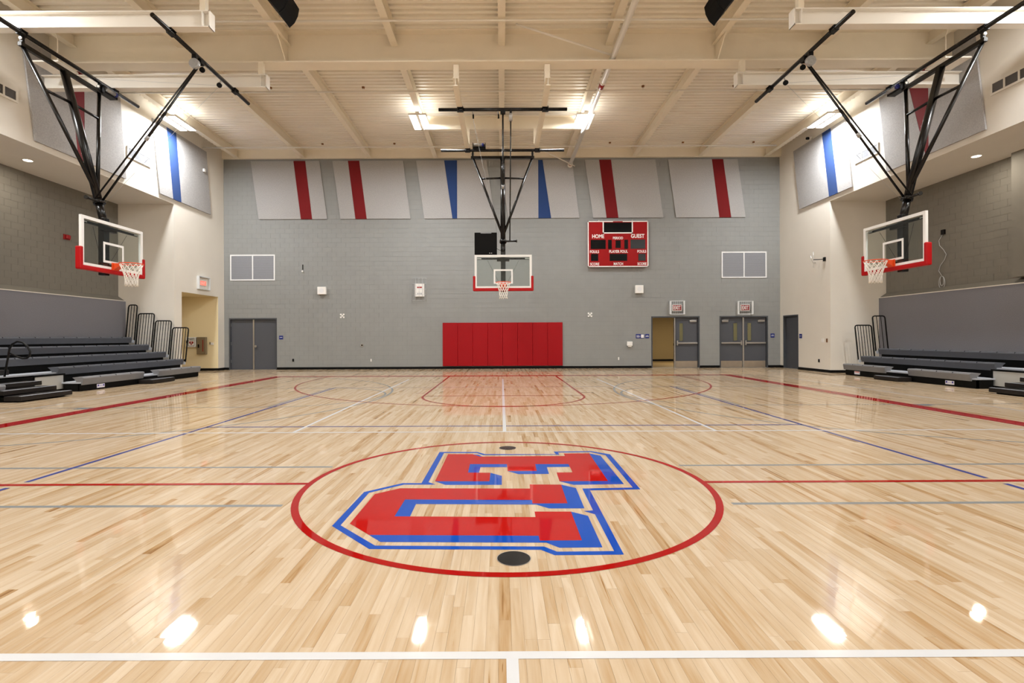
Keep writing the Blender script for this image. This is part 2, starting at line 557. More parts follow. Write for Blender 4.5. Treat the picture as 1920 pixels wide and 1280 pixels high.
# corridor behind the opening in the left wall
mb = MB()
mb.add([(-XW, 21.13, 0), (-15.5, 21.13, 0), (-15.5, 21.13, 3.07), (-XW, 21.13, 3.07)], [(0, 1, 2, 3)])
mb.add([(-XW, 18.73, 0), (-15.5, 18.73, 0), (-15.5, 18.73, 3.07), (-XW, 18.73, 3.07)], [(0, 1, 2, 3)])
mb.add([(-15.5, 18.73, 0), (-15.5, 21.13, 0), (-15.5, 21.13, 3.07), (-15.5, 18.73, 3.07)], [(0, 1, 2, 3)])
mb.add([(-XW, 18.73, 3.07), (-15.5, 18.73, 3.07), (-15.5, 21.13, 3.07), (-XW, 21.13, 3.07)], [(0, 1, 2, 3)])
mat('corridor_cream', (232, 216, 176), 0.75)
struct(mb.build('wall_corridor', 'corridor_cream'))['label'] = 'cream corridor niche off the left wall'
# hall beyond the exit doors
mb = MB()
for pts in ([(5.2, 27.7, 0), (13, 27.7, 0), (13, 27.7, 2.8), (5.2, 27.7, 2.8)], [(5.2, 21.8, 0), (5.2, 27.7, 0), (5.2, 27.7, 2.8), (5.2, 21.8, 2.8)],
            [(13, 21.8, 0), (13, 27.7, 0), (13, 27.7, 2.8), (13, 21.8, 2.8)], [(5.2, 21.8, 2.8), (13, 21.8, 2.8), (13, 27.7, 2.8), (5.2, 27.7, 2.8)]):
    mb.add(pts, [(0, 1, 2, 3)])
struct(mb.build('wall_hall', 'hall_tan'))['label'] = 'tan hallway seen through the open exit door'
struct(MB().box(5.2, 13, 21.7, 27.7, -0.05, -0.002).build('floor_hall', 'hall_floor'))
struct(MB().box(5.2, 13, 27.68, 27.7, 0, 0.1).build('baseboard_hall', 'rubber_black'))
hl = bpy.data.lights.new('hall_light', 'AREA'); hl.shape = 'RECTANGLE'; hl.size = 1.2; hl.size_y = 0.6; hl.energy = 90; hl.color = (1, 0.86, 0.62)
hlo = bpy.data.objects.new('hall_light', hl); COL.objects.link(hlo); hlo.location = (9.0, 24.5, 2.7)
put(hlo, 'warm ceiling light in the hallway beyond the exit doors', 'light')

# baseboards
def base(name, boxes):
    mb = MB()
    for b in boxes: mb.box(*b)
    struct(mb.build(name, 'rubber_black'))
bt = YB - 0.02
base('baseboard_back', [(-XW, DL[0], bt, YB - .005, 0, .1), (DL[1], DM[0], bt, YB - .005, 0, .1), (DM[1], DR[0], bt, YB - .005, 0, .1), (DR[1], XW, bt, YB - .005, 0, .1)])
base('baseboard_left', [(-XW, -XW + .015, YR, 18.73, 0, .1), (-XW, -XW + .015, 21.13, bt, 0, .1), (-15.5, -XW, 21.115, 21.13, 0, .1)])
base('baseboard_right', [(XW - .015, XW, YR, 20.28, 0, .1), (XW - .015, XW, 21.35, bt, 0, .1), (XW, 13.58, YR - .015, YR, 0, .1)])

# ------------------------------------------------------------------ floor
floor = struct(MB().box(-13.9, 13.9, YF, YB + 0.2, -0.06, -0.004).build('floor', 'sub_floor'))
floor['label'] = 'glossy maple plank gym floor with painted court lines'
MB().box(-13.9, 13.9, YF, -1.0, -0.004, 0.0).build('floor_strip', 'plain_maple', floor)
MB().box(-15.5, -13.9, 18.73, 21.13, -0.05, -0.001).build('corridor_floor', 'plain_maple', floor)

PW = 0.0572
planks = []
x = -13.9
while x < 13.9:
    y = -1.0 - random.random()
    while y < YB + 0.15:
        L = random.choice((0.35, 0.5, 0.65, 0.8, 0.95, 1.15, 1.4, 1.8)) * random.uniform(0.85, 1.15)
        y0, y1 = max(y, -1.0), min(y + L, YB + 0.15)
        if y1 - y0 > 0.05:
            t = random.random()
            tone = 0.08 + 0.42 * t if random.random() < 0.78 else 0.46 + 0.34 * t * t
            planks.append((x, y0, y1, tone, random.random()))
        y += L
    x += PW
def seen(p):
    x, y0, y1 = p[0] + PW / 2, p[1], p[2]
    yc = max((y0 + y1) / 2, 0.1)
    if yc < 1.95 or abs(x) > 1.0 * yc: return 0
    return (y1 - max(y0, 1.9)) / (yc * yc) / yc
planks.sort(key=lambda p: -seen(p))
G = 0.0004
def plank_shape(p):
    g = G if p[1] < 6 else G * .5
    x0, x1, y0, y1 = p[0] + g, p[0] + PW - g, p[1] + g, p[2] - g
    k = 1.0 if p[1] < 6 else 0.35
    t = random.gauss(0, 0.0001) * k; q = random.gauss(0, 0.0002) * k
    z = lambda sx, sy: sx * t + sy * q * 0.5
    zb = -0.004
    return [(x0, y0, zb), (x1, y0, zb), (x1, y1, zb), (x0, y1, zb),
            (x0, y0, z(-1, -1)), (x1, y0, z(1, -1)), (x1, y1, z(1, 1)), (x0, y1, z(-1, 1))], \
           [(4, 5, 6, 7), (0, 1, 5, 4), (1, 2, 6, 5), (2, 3, 7, 6), (3, 0, 4, 7)]
def plank_mesh(name, ps):
    me = bpy.data.meshes.new(name)
    vs, fs, cs = [], [], []
    for p in ps:
        a, b = plank_shape(p)
        k = len(vs); vs += a; fs += [tuple(i + k for i in f) for f in b]
        cs += [p[3], p[4], 0.0, 1.0] * 20
    org = Vector((0, 0, 0)) if len(ps) > 1 else Vector((ps[0][0] + PW / 2, (ps[0][1] + ps[0][2]) / 2, 0))
    me.from_pydata([Vector(v) - org for v in vs], [], fs)
    ca = me.color_attributes.new('tone', 'FLOAT_COLOR', 'CORNER')
    ca.data.foreach_set('color', cs)
    me.materials.append(MATS['maple_plank'])
    o = bpy.data.objects.new(name, me); COL.objects.link(o)
    o.parent = floor; o.location = org - LOC[floor]
    return o
for p in planks[:300]:
    plank_mesh('plank', [p])
plank_mesh('floor_planks', planks[300:])['kind'] = 'stuff'

# ---- court lines (paint under the lacquer, a fraction of a millimetre thick)
def fpart(mb, m, name='court_line', label=None):
    o = mb.build(name, m, floor, recalc=False)
    if label: o['label'] = label
    return o
def rect(x0, x1, y0, y1, z):
    return MB().poly([(x0, y0, z), (x1, y0, z), (x1, y1, z), (x0, y1, z)])
def ring(cx, cy, r0, r1, z, a0=0, a1=360, n=72):
    mb = MB(); pts = []
    for i in range(n + 1):
        a = math.radians(a0 + (a1 - a0) * i / n)
        pts.append((cx + r0 * math.cos(a), cy + r0 * math.sin(a), z)); pts.append((cx + r1 * math.cos(a), cy + r1 * math.sin(a), z))
    mb.add(pts, [(2 * i, 2 * i + 1, 2 * i + 3, 2 * i + 2) for i in range(n)])
    return mb
w2 = 0.025
ZG, ZBL, ZW, ZR = 0.0008, 0.0011, 0.0014, 0.0017
# red: the main court
fpart(ring(0, CY, 1.775, 1.832, ZR, n=120), 'line_red', label='red centre circle')
for s in (-1, 1):
    fpart(rect(s * 1.83, s * 7.62, CY - .03, CY + .03, ZR), 'line_red')
    fpart(rect(s * 7.62, s * 7.96, CY - 13.09, CY + 13.09, ZR), 'line_red', label='broad red sideline')
for m in (1, -1):
    yy = lambda d: CY + m * d
    e = 12.77
    fpart(rect(-7.62, 7.62, yy(e), yy(e + .32), ZR), 'line_red', label='broad red end line')
    for s in (-1, 1):
        fpart(rect(s * 1.805, s * 1.855, yy(6.94), yy(e), ZR), 'line_red')
        fpart(rect(s * 5.995, s * 6.045, yy(11.19), yy(e), ZR), 'line_red')
        for d in (7.5, 8.5, 10.5):
            fpart(rect(s * 1.88, s * 2.1, yy(d), yy(d + .05), ZR), 'line_red')
    fpart(rect(-1.83, 1.83, yy(6.92), yy(6.97), ZR), 'line_red')
    a = (180, 360) if m > 0 else (0, 180)
    fpart(ring(0, yy(6.945), 1.805, 1.855, ZR, *a), 'line_red')
    fpart(ring(0, yy(11.19), 5.995, 6.045, ZR, *a), 'line_red')
# white: cross-court volleyball
    fpart(rect(-9.15, 9.15, yy(2.5), yy(2.55), ZW), 'line_white')
    fpart(rect(-w2, w2, yy(2.55), yy(11.55), ZW), 'line_white')
    for s in (-1, 1):
        fpart(rect(s * 3.0 - w2, s * 3.0 + w2, yy(2.55), yy(11.55), ZW), 'line_white')
        fpart(rect(s * 9.15 - w2, s * 9.15 + w2, yy(2.5), yy(11.55), ZW), 'line_white')
# blue: main volleyball court
    fpart(rect(-4.5, 4.5, yy(2.97), yy(3.02), ZBL), 'line_blue')
    fpart(rect(-4.5, 4.5, yy(8.97), yy(9.0), ZBL), 'line_blue')
    for s in (-1, 1):
        fpart(rect(s * 4.5 - w2, s * 4.5 + w2, yy(.09), yy(9.0), ZBL), 'line_blue')
# grey: cross-court basketball
    for s in (-1, 1):
        fpart(rect(s * 1.8, s * 10.1, yy(.58), yy(.63), ZG), 'line_grey')
        aa = (-90, 90) if s < 0 else (90, 270)
        fpart(ring(s * 8.49, yy(7.09), 5.76, 5.81, ZG, *aa), 'line_grey')
        fpart(ring(s * 4.6, yy(7.04), 1.805, 1.855, ZG, *aa), 'line_grey')
        fpart(rect(s * 4.6 - w2, s * 4.6 + w2, yy(5.2), yy(8.87), ZG), 'line_grey')
        for d in (5.2, 8.87):
            fpart(rect(s * 4.6, s * 10.1, yy(d) - w2, yy(d) + w2, ZG), 'line_grey')
        fpart(rect(s * 7.98, s * 8.25, yy(5.0), yy(5.17), ZG), 'line_grey')

# ---- the emblem in the centre circle
EM = {'outer': [(-0.769, 5.928), (-0.324, 5.919), (-0.233, 5.811), (0.579, 5.791), (0.564, 5.923), (1.005, 5.94), (1.193, 5.774), (1.175, 4.446), (0.728, 4.423), (0.708, 3.115), (0.281, 3.112), (0.204, 3.191), (-0.885, 3.214), (-1.253, 3.61), (-1.239, 4.403), (-0.956, 4.667), (-0.781, 4.665)],
 'inner': [(-0.711, 5.876), (-0.328, 5.868), (-0.252, 5.762), (0.616, 5.766), (0.611, 5.876), (0.99, 5.889), (1.132, 5.731), (1.121, 4.5), (0.669, 4.477), (0.662, 3.913), (0.586, 3.898), (0.661, 3.825), (0.659, 3.168), (0.302, 3.163), (0.227, 3.241), (-0.86, 3.267), (-1.195, 3.623), (-1.19, 4.38), (-0.933, 4.619), (-0.641, 4.615), (-0.721, 4.696)],
 'b1': [(-0.376, 5.809), (-0.307, 5.783), (-0.257, 5.69), (-0.364, 5.692)],
 'b2': [(-0.377, 5.356), (0.014, 5.349), (0.013, 5.226), (-0.261, 5.23), (-0.267, 5.018), (-0.376, 5.02)],
 'b3': [(-0.153, 5.009), (-0.041, 4.898), (-0.042, 4.6), (-0.558, 4.608), (-0.664, 4.721), (-0.156, 4.713)],
 'b4': [(0.016, 5.069), (0.309, 5.072), (0.311, 5.344), (0.662, 5.338), (0.662, 5.226), (0.424, 5.219), (0.421, 4.959), (0.122, 4.957)],
 'b5': [(0.963, 5.828), (1.072, 5.713), (1.069, 4.605), (0.608, 4.59), (0.494, 4.703), (0.945, 4.706)],
 'redE': [(-0.658, 5.819), (-0.377, 5.814), (-0.286, 5.691), (0.668, 5.702), (0.672, 5.824), (0.963, 5.828), (0.945, 4.706), (0.494, 4.703), (0.5, 5.009), (0.658, 5.014), (0.662, 5.338), (0.311, 5.344), (0.309, 5.072), (0.016, 5.069), (0.014, 5.349), (-0.377, 5.356), (-0.376, 5.02), (-0.155, 5.012), (-0.156, 4.713), (-0.664, 4.721)],
 'b6': [(-0.843, 4.194), (0.206, 4.167), (0.205, 4.079), (0.487, 4.08), (0.496, 4.598), (0.616, 4.492), (0.604, 3.96), (0.327, 3.961), (0.232, 4.054), (-0.733, 4.08), (-0.73, 3.797), (-0.847, 3.799)],
 'b7': [(-0.945, 3.443), (0.206, 3.416), (0.207, 3.335), (0.485, 3.337), (0.488, 3.886), (0.603, 3.793), (0.598, 3.225), (0.324, 3.221), (0.248, 3.302), (-0.839, 3.324)],
 'redC': [(-0.947, 4.507), (0.208, 4.481), (0.213, 4.605), (0.496, 4.598), (0.487, 4.08), (0.205, 4.079), (0.206, 4.167), (-0.843, 4.194), (-0.847, 3.799), (0.208, 3.771), (0.209, 3.89), (0.488, 3.886), (0.485, 3.337), (0.207, 3.335), (0.206, 3.416), (-0.945, 3.443), (-1.139, 3.655), (-1.131, 4.345)]}
P3 = lambda k, z: [(x, y, z) for x, y in EM[k]]
emb = fpart(MB().poly(P3('outer', 0.0010), [P3('inner', 0.0010)]), 'logo_blue', 'floor_emblem', 'red and blue block letter emblem in the centre circle')
for k in ('b1', 'b2', 'b3', 'b4', 'b5', 'b6', 'b7'):
    MB().poly(P3(k, 0.0010)).build('letter_shadow', 'logo_blue', emb, recalc=False)
for k in ('redE', 'redC'):
    MB().poly(P3(k, 0.0014)).build('letter_face', 'logo_red', emb, recalc=False)
for y, r, lab in ((3.07, .1, 'round black sleeve cover in the floor on the near side of the emblem'), (6.13, .1, 'round black sleeve cover in the floor beyond the emblem')):
    t = thing('floor_sleeve_cover', lab, 'floor cover', (0.03, y, 0), group='sleeve covers in the centre circle')
    MB().cyl((0.03, y, 0.0005), (0.03, y, 0.0025), r, 40).build('cover_plate', 'gloss_black', t)
    ring(0.03, y, r, r + .004, 0.002, n=40).build('cover_rim', 'steel', t, recalc=False)

# ------------------------------------------------------------------ roof: deck, joists, girders
mb = MB()
y = YF; prof = []
while y < YB + 0.05:
    prof += [(y, ZD), (y + .09, ZD), (y + .112, ZD + .075), (y + .178, ZD + .075)]
    y += 0.2
vs = []
for (yy_, z) in prof:
    vs += [(-XW - .2, yy_, z), (XW + .2, yy_, z)]
mb.add(vs, [(2 * i, 2 * i + 1, 2 * i + 3, 2 * i + 2) for i in range(len(prof) - 1)])
ceil = struct(mb.build('ceiling', 'deck_paint', recalc=False))
ceil['label'] = 'cream corrugated steel roof deck'
ZJ = 8.96
order = {0: 'over the centre of the court', -2.8: 'first left of the centre one', 2.8: 'first right of the centre one', -5.6: 'second left of the centre one', 5.6: 'second right of the centre one',
         -8.4: 'third left of the centre one', 8.4: 'third right of the centre one', -11.2: 'along the left wall', 11.2: 'along the right wall'}
for X, wd in order.items():
    o = MB().ibeam(1, 13.29, YB - .15, X, ZJ, ZD - .002, .18).build('roof_joist', 'cream_steel')
    put(o, f'cream roof joist beyond the girder, {wd}', 'beam', 'roof joists')
    o = MB().ibeam(1, YF, 13.265, X, ZJ, ZD - .002, .18).build('roof_joist', 'cream_steel')
    put(o, f'cream roof joist before the girder, {wd}', 'beam', 'roof joists')
for Y, lab in ((13.28, 'deep cream roof girder crossing the whole hall in view'), (4.63, 'deep cream roof girder over the half-court line'), (-4.02, 'deep cream roof girder behind the camera')):
    t = thing('roof_girder', lab, 'beam', (0, Y, 8.46), group='deep roof girders')
    mb = MB().ibeam(0, -XW, XW, Y, 8.46, ZD - .003, .4, .035, .022)
    mb.build('girder_beam', 'cream_steel', t)
    for X in (-5.6, 5.6):
        for sgn in (-1, 1):
            yk = Y + sgn * .02
            MB().prism([(yk, 8.5), (yk + sgn * .12, 8.5), (yk + sgn * .62, 8.95), (yk, 8.95)], 0, X - .012, X + .012).build('knee_plate', 'cream_steel', t)
struct(MB().box(-XW, XW, YB - .14, YB - .006, ZJ, ZD).build('trim_3', 'cream_steel'))['label'] = 'cream steel ledger on top of the block wall'

# sprinkler mains and branches
t = thing('sprinkler_main', 'thick cream sprinkler main with red bands running to the end wall', 'pipe', (2.9, 4.5, 8.62))
MB().cyl((2.9, -8, 8.62), (2.9, 21.42, 8.62), .075, 20).build('pipe', 'white_steel', t)
for y0, y1 in ((14.55, 14.8), (21.25, 21.36)):
    MB().cyl((2.9, y0, 8.62), (2.9, y1, 8.62), .078, 20).build('red_band', 'pipe_band_red', t)
for y0 in (14.45, 14.85, 21.2, 21.39):
    MB().cyl((2.9, y0, 8.62), (2.9, y0 + .05, 8.62), .09, 20).build('coupling', 'white_steel', t)
MB().cyl((2.9, 21.42, 8.62), (2.9, 21.5, 8.6), .1, 20).build('end_cap', 'white_steel', t)
MB().cyl((0.35, 12.35, 8.97), (2.84, 13.1, 8.62), .025, 10).build('sway_brace', 'white_steel', t)
MB().cyl((1.3, 20.2, 8.95), (3.1, 21.4, 8.55), .022, 10).build('sway_brace', 'white_steel', t)
for Y, xs, lab in ((12.09, (), 'thin cream sprinkler branch on the near side of the deep girder'),
                   (15.58, (-7.1, -4.25, 4.35, 7.15), 'thin cream sprinkler branch over the front hoop pipe'),
                   (20.1, (-7.1, -4.25, 4.3, 7.2, 10.0), 'thin cream sprinkler branch nearest the end wall')):
    t = thing('sprinkler_branch', lab, 'pipe', (0, Y, 8.9), group='sprinkler branches')
    MB().cyl((-XW, Y, 8.9), (10.9 if Y > 20 else XW, Y, 8.9), .024, 10).build('pipe', 'white_steel', t)
    for X in xs:
        h = MB().cyl((X, Y, 8.92), (X, Y, 9.02), .014, 8).build('riser', 'white_steel', t)
        MB().cyl((X, Y, 9.0), (X, Y, 9.05), .035, 10, .05).build('sprinkler_head', 'brass', t)

# hung beams that carry the hoops
def hung(name, lab, fn, posts, group):
    t = thing('hoop_support_beam', lab, 'beam', fn[0], group=group)
    fn[1](t)
    for b in posts: MB().box(*b).build('hanger_post', 'cream_steel', t)
for s, sd in ((-1, 'left'), (1, 'right')):
    for Y, w_ in ((10.55, 'near'), (13.08, 'far')):
        t = thing('hoop_support_beam', f'cream hanging beam carrying the {w_} end of the {sd} hoop pipes', 'beam', (s * 9, Y, 7.77), group='hanging hoop beams')
        MB().ibeam(0, s * 6.03, s * (XW - .01), Y, 7.77, 8.11, .2, .022, .014).build('beam', 'white_steel', t)
        MB().box(s * 6.03, s * 6.05, Y - .1, Y + .1, 7.77, 8.11).build('end_plate', 'white_steel', t)
        MB().box(s * 6.18, s * 6.2, Y - .1, Y + .1, 7.79, 8.09).build('stiffener', 'white_steel', t)
        MB().box(s * 6.14, s * 6.26, Y - .06, Y + .06, 8.11, 8.45 if Y > 13 else ZD).build('hanger_post', 'cream_steel', t)
    t = thing('hoop_support_beam', f'cream beam hanging lengthwise to the {sd} above the end-wall hoop', 'beam', (s * 1.19, 15, 7.77), group='hanging hoop beams')
    MB().ibeam(1, 12.95, 17.45, s * 1.19, 7.77, 7.98, .13, .018, .012).build('beam', 'cream_steel', t)
    MB().box(s * 1.12, s * 1.26, 13.2, 13.34, 7.98, 8.45).build('hanger_post', 'cream_steel', t)
    MB().box(s * 1.1, s * 1.19, 17.38, 17.47, 7.98, 8.49).build('hanger_post', 'cream_steel', t)
o = MB().ibeam(0, -2.66, 2.66, 17.5, 8.5, 8.955, .16).build('cross_beam', 'cream_steel')
put(o, 'cream cross beam slung under two joists behind the end-wall hoop pipes', 'beam')

# ------------------------------------------------------------------ light fixtures
def area(name, loc, sx, sy, watts, color, parent):
    d = bpy.data.lights.new(name, 'AREA'); d.shape = 'RECTANGLE'; d.size = sx; d.size_y = sy; d.energy = watts; d.color = color
    o = bpy.data.objects.new(name, d); COL.objects.link(o)
    o.parent = parent; o.location = Vector(loc) - LOC[parent]
    return o
WH = (0.965, 0.985, 1.0)
def highbay(X, Y, lab):
    t = thing('high_bay_light', lab, 'light fixture', (X, Y, 8.7), group='LED high bay lights')
    MB().box(X - .3, X + .3, Y - .6, Y + .6, 8.72, 8.78).build('housing', 'white_steel', t)
    MB().box(X - .06, X + .06, Y - .62, Y + .62, 8.78, 8.84).build('driver_box', 'white_steel', t)
    for s in (-1, 1):
        MB().box(X + s * .16 - .11, X + s * .16 + .11, Y - .58, Y + .58, 8.712, 8.72).build('lens', 'lens', t)
        MB().cyl((X + s * .05, Y + s * .5, 8.84), (X + s * .05, Y + s * .5, 8.965), .008, 6).build('hanger', 'white_steel', t)
    area('lamp', (X, Y, 8.70), .4, 1.1, HIGHBAY_W, WH, t)
    up = area('uplight', (X, Y, 8.86), .5, 1.1, HIGHBAY_W * 0.045, WH, t)
    up.rotation_euler = (math.pi, 0, 0)
for Y, yn in ((17.4, 'the end wall'), (8.95, 'the deep girder'), (0.3, 'the camera'), (-8.3, 'the wall behind the camera')):
    for X, xn in ((-11.12, 'by the left wall'), (-2.8, 'left of centre'), (2.8, 'right of centre'), (11.12, 'by the right wall')):
        highbay(X, Y, f'bright twin-strip ceiling light {xn}, row nearest {yn}')
for s, sd in ((-1, 'left'), (1, 'right')):
    for Y, wd in ((13.75, 'at the far end'), (9.2, 'past the middle'), (4.6, 'in the middle'), (0, 'toward the near end'), (-4.6, 'at the near end')):
        X = s * 12.87
        t = thing('recessed_downlight', f'round recessed downlight in the {sd} soffit, {wd}', 'light fixture', (X, Y, ZS - .01), group='soffit downlights')
        mb = MB(); mb.cyl((X, Y, ZS - .012), (X, Y, ZS - .002), .13, 24)
        mb.build('trim_ring', 'white_steel', t)
        MB().cyl((X, Y, ZS - .016), (X, Y, ZS - .012), .1, 24).build('lens', 'lens_warm', t)
        area('lamp', (X, Y, ZS - .02), .18, .18, DOWNLIGHT_W, (1, .9, .76), t)
    # flat panel fixture hanging by the side wall
    X = s * 11.05; Y = 12.55
    t = thing('panel_light', f'flat white unlit panel hanging by the {sd} wall under the girder', 'light fixture', (X, Y, 8.05), group='flat hanging panels')
    MB().box(X - .32, X + .32, Y - .3, Y + .3, 8.05, 8.09).build('panel', 'white_steel', t, bevel=.008)
    MB().tube([(X + s * -.05, Y, 8.09), (X + s * -.05, Y, 8.75), (X + s * -.1, Y - .15, 8.9), (X + s * -.1, Y - .5, 8.95)], .012, 8).build('conduit', 'cream_steel', t)

# ------------------------------------------------------------------ basketball goals
def net_mesh(mb, c, r0):
    n = 12; rows = 6
    rad = [r0, r0 * .84, r0 * .70, r0 * .60, r0 * .55, r0 * .54, r0 * .57]
    zz = [0, -.09, -.18, -.265, -.35, -.43, -.5]
    for i in range(n):
        for sg in (-1, 1):
            pts = []
            for k in range(rows + 1):
                a = 2 * math.pi * i / n + sg * k * math.pi / n
                pts.append((c[0] + rad[k] * math.cos(a), c[1] + rad[k] * math.sin(a), c[2] + zz[k]))
            mb.tube(pts, .0065, 5)

def goal(name, label, loc, rotz, m, clock=False, pr=(-1.8, 1.8), clampu=(-1.19, 1.19), pa=(-2.1, 2.1), wu=.8, wz=0.0):
    """Ceiling-hung backstop; frame: x to the right of a shooter, y away from the court, z up; board face at y = 0."""
    t = thing(name, label, 'basketball hoop', loc, rotz, 'basketball goals')
    LOC[t] = None
    B_ = lambda: MB()
    # board
    fr = B_(); zb, zt, hw, fw = 2.9, 3.97, .914, .068
    fr.box(-hw, hw, 0, .055, zt - fw, zt).box(-hw, hw, 0, .055, zb, zb + fw).box(-hw, -hw + fw, 0, .055, zb + fw, zt - fw).box(hw - fw, hw, 0, .055, zb + fw, zt - fw)
    bf = fr.build('board_frame', 'frame_white', t)
    B_().box(-hw + fw, hw - fw, .02, .032, zb + fw, zt - fw).build('board_glass', 'board_glass', t)
    sq = B_()
    sq.box(-.305, .305, .016, .02, 3.46, 3.51).box(-.305, .305, .016, .02, 3.05, 3.1).box(-.305, -.255, .016, .02, 3.1, 3.46).box(.255, .305, .016, .02, 3.1, 3.46)
    sq.build('target_square', 'frame_white', t)
    for q in ((-.965, .965, 2.815, 2.912), (-.968, -.89, 2.817, 3.3), (.89, .968, 2.817, 3.3)):
        B_().box(q[0], q[1], -.03 + (.001 if q[3] > 3 else 0), .1, q[2], q[3]).build('edge_padding', 'rim_pad_red', t, bevel=.025, segs=3)
    B_().box(-.83, .83, .06, .1, 3.83, 3.885).build('mount_bar', 'gloss_black', t, bevel=.006)
    for s in (-1, 1):
        B_().box(s * .7, s * .84, .055, .11, 3.845, 3.87).build('mount_clip', 'steel', t)
        B_().cyl((s * .5, .09, 3.8), (s * .08, .22, 3.0), .004, 6).build('back_stay', 'satin_black', t)
    # stem, mast
    st = B_(); st.box(-.075, .075, .17, .32, 2.79, 4.1)
    st.build('stem', 'gloss_black', t, bevel=.012)
    B_().box(-.2, .2, .09, .19, 3.78, 3.9).build('head_bracket', 'gloss_black', t, bevel=.01)
    B_().box(-.12, .12, .06, .19, 2.92, 3.02).build('foot_bracket', 'gloss_black', t, bevel=.01)
    B_().cyl((0, .25, 4.02), (0, .36, 4.47), .078, 20).build('elbow', 'gloss_black', t)
    B_().cyl((0, .345, 4.43), (0, 1.13, 7.44), .082, 22).build('mast', 'gloss_black', t)
    col = B_().cyl((0, .34, 4.42), (0, .362, 4.5), .115, 22)
    col.build('collar', 'gloss_black', t)
    B_().cyl((m * .42, .28, 4.46), (-m * .1, .3, 4.46), .03, 14).build('collar_bar', 'gloss_black', t)
    B_().cyl((m * .42, .28, 4.46), (m * .46, .278, 4.46), .045, 14).build('bar_end', 'gloss_black', t)
    # V frame
    B_().box(-1.08, 1.08, 1.085, 1.175, 7.43, 7.52).build('frame_top_bar', 'gloss_black', t, bevel=.008)
    for s in (-1, 1):
        a = Vector((s * 1.0, 1.13, 7.43)); b = Vector((s * .05, .42, 4.78))
        B_().cyl(a, b, .041, 14).build('frame_leg', 'gloss_black', t)
        p = a.lerp(b, .28); q = Vector((0, .345 + (1.13 - .345) * .76, 4.43 + 3.01 * .76)); q = q + (p - q).normalized() * .07
        B_().cyl(p, q, .032, 12).build('frame_tie', 'gloss_black', t)
        B_().box(s * 1.02 - .03, s * 1.02 + .03, 1.1, 1.16, 7.52, 7.69).build('hinge_link', 'satin_black', t)
        B_().cyl((s * 1.02 - .05, 1.13, 7.6), (s * 1.02 + .05, 1.13, 7.6), .03, 10).build('hinge_pin', 'steel', t)
    # pipes under the beams
    DB = -1.98
    B_().cyl((pa[0], 1.13, 7.72), (pa[1], 1.13, 7.72), .046, 18).build('rear_pipe', 'gloss_black', t)
    B_().cyl((pr[0], DB, 7.72), (pr[1], DB, 7.72), .046, 18).build('front_pipe', 'gloss_black', t)
    for u in clampu:
        for d in (1.13, DB):
            cb = B_(); cb.box(u - .09, u + .09, d - .06, d + .06, 7.755, 7.772).box(u - .09, u + .09, d - .045, d + .045, 7.66, 7.68)
            for k in (-.07, .07):
                cb.tube([(u + k, d - .055, 7.8), (u + k, d - .055, 7.7), (u + k, d - .03, 7.665), (u + k, d + .03, 7.665), (u + k, d + .055, 7.7), (u + k, d + .055, 7.8)], .008, 6)
            cb.build('pipe_clamp', 'satin_black', t)
    # brace rods
    top = Vector((0, DB, 7.62)); low = Vector((0, .27, 4.5))
    B_().cyl(top, low, .024, 14).build('brace_rod', 'gloss_black', t)
    B_().cyl(top.lerp(low, .36), top.lerp(low, .56), .033, 14).build('brace_sleeve', 'gloss_black', t)
    B_().cyl(top.lerp(low, .53), top.lerp(low, .56), .044, 14).build('sleeve_clamp', 'motor_grey', t)
    B_().cyl((m * .22, DB, 7.38), (m * .22, .28, 4.47), .018, 12).build('brace_rod', 'gloss_black', t)
    B_().box(-.07, .07, DB - .06, DB + .06, 7.6, 7.68).build('brace_hinge', 'satin_black', t)
    dsk = B_().cyl((m * .22 - .045, DB, 7.5), (m * .22 + .045, DB, 7.5), .11, 24)
    dsk.build('safety_reel', 'motor_grey', t, bevel=.01)
    B_().box(m * .22 - .03, m * .22 + .03, DB - .05, DB + .05, 7.58, 7.7).build('reel_bracket', 'satin_black', t)
    for u in (-m * .14, -m * .85):
        B_().cyl((u, DB, 7.66), (u + m * .02, DB + .02, 7.6), .018, 8).build('pulley_hook', 'steel', t)
        B_().cyl((u + m * .02 - .02, DB + .03, 7.54), (u + m * .02 + .02, DB + .03, 7.54), .06, 14).build('pulley', 'matte_black', t)
    B_().cyl((-m * .85, DB + .03, 7.54), (-m * .14, .3, 4.5), .0035, 5).build('hoist_cable', 'wire_grey', t)
    B_().cyl((-m * .85, DB + .03, 7.54), (-m * .8, 1.1, 7.7), .0035, 5).build('hoist_cable', 'wire_grey', t)
    # winch
    u0 = -m * wu
    wn = B_(); wn.box(u0 - .2, u0 + .2, 1.04, 1.22, 7.775 + wz, 7.81 + wz).box(u0 - .22, u0 - .2, 1.03, 1.23, 7.775 + wz, 7.95 + wz).box(u0 + .2, u0 + .22, 1.03, 1.23, 7.775 + wz, 7.95 + wz)
    wn.build('winch_frame', 'satin_black', t)
    B_().cyl((u0 - .18, 1.02, 7.87 + wz), (u0 + .1, 1.02, 7.87 + wz), .05, 18).build('winch_motor', 'motor_grey', t)
    B_().cyl((u0 + .1, 1.02, 7.87 + wz), (u0 + .16, 1.02, 7.87 + wz), .055, 18).build('motor_cap', 'motor_blue', t)
    B_().cyl((u0 - .19, 1.13, 7.88 + wz), (u0 + .19, 1.13, 7.88 + wz), .055, 16).build('winch_drum', 'satin_black', t)
    # rim
    rim = B_()
    rc = (0, -.381, 3.05)
    rim.tube([(rc[0] + .2286 * math.cos(a), rc[1] + .2286 * math.sin(a), rc[2]) for a in [2 * math.pi * i / 40 for i in range(40)]], .011, 8, closed=True)
    rim.build('rim', 'rim_orange', t)
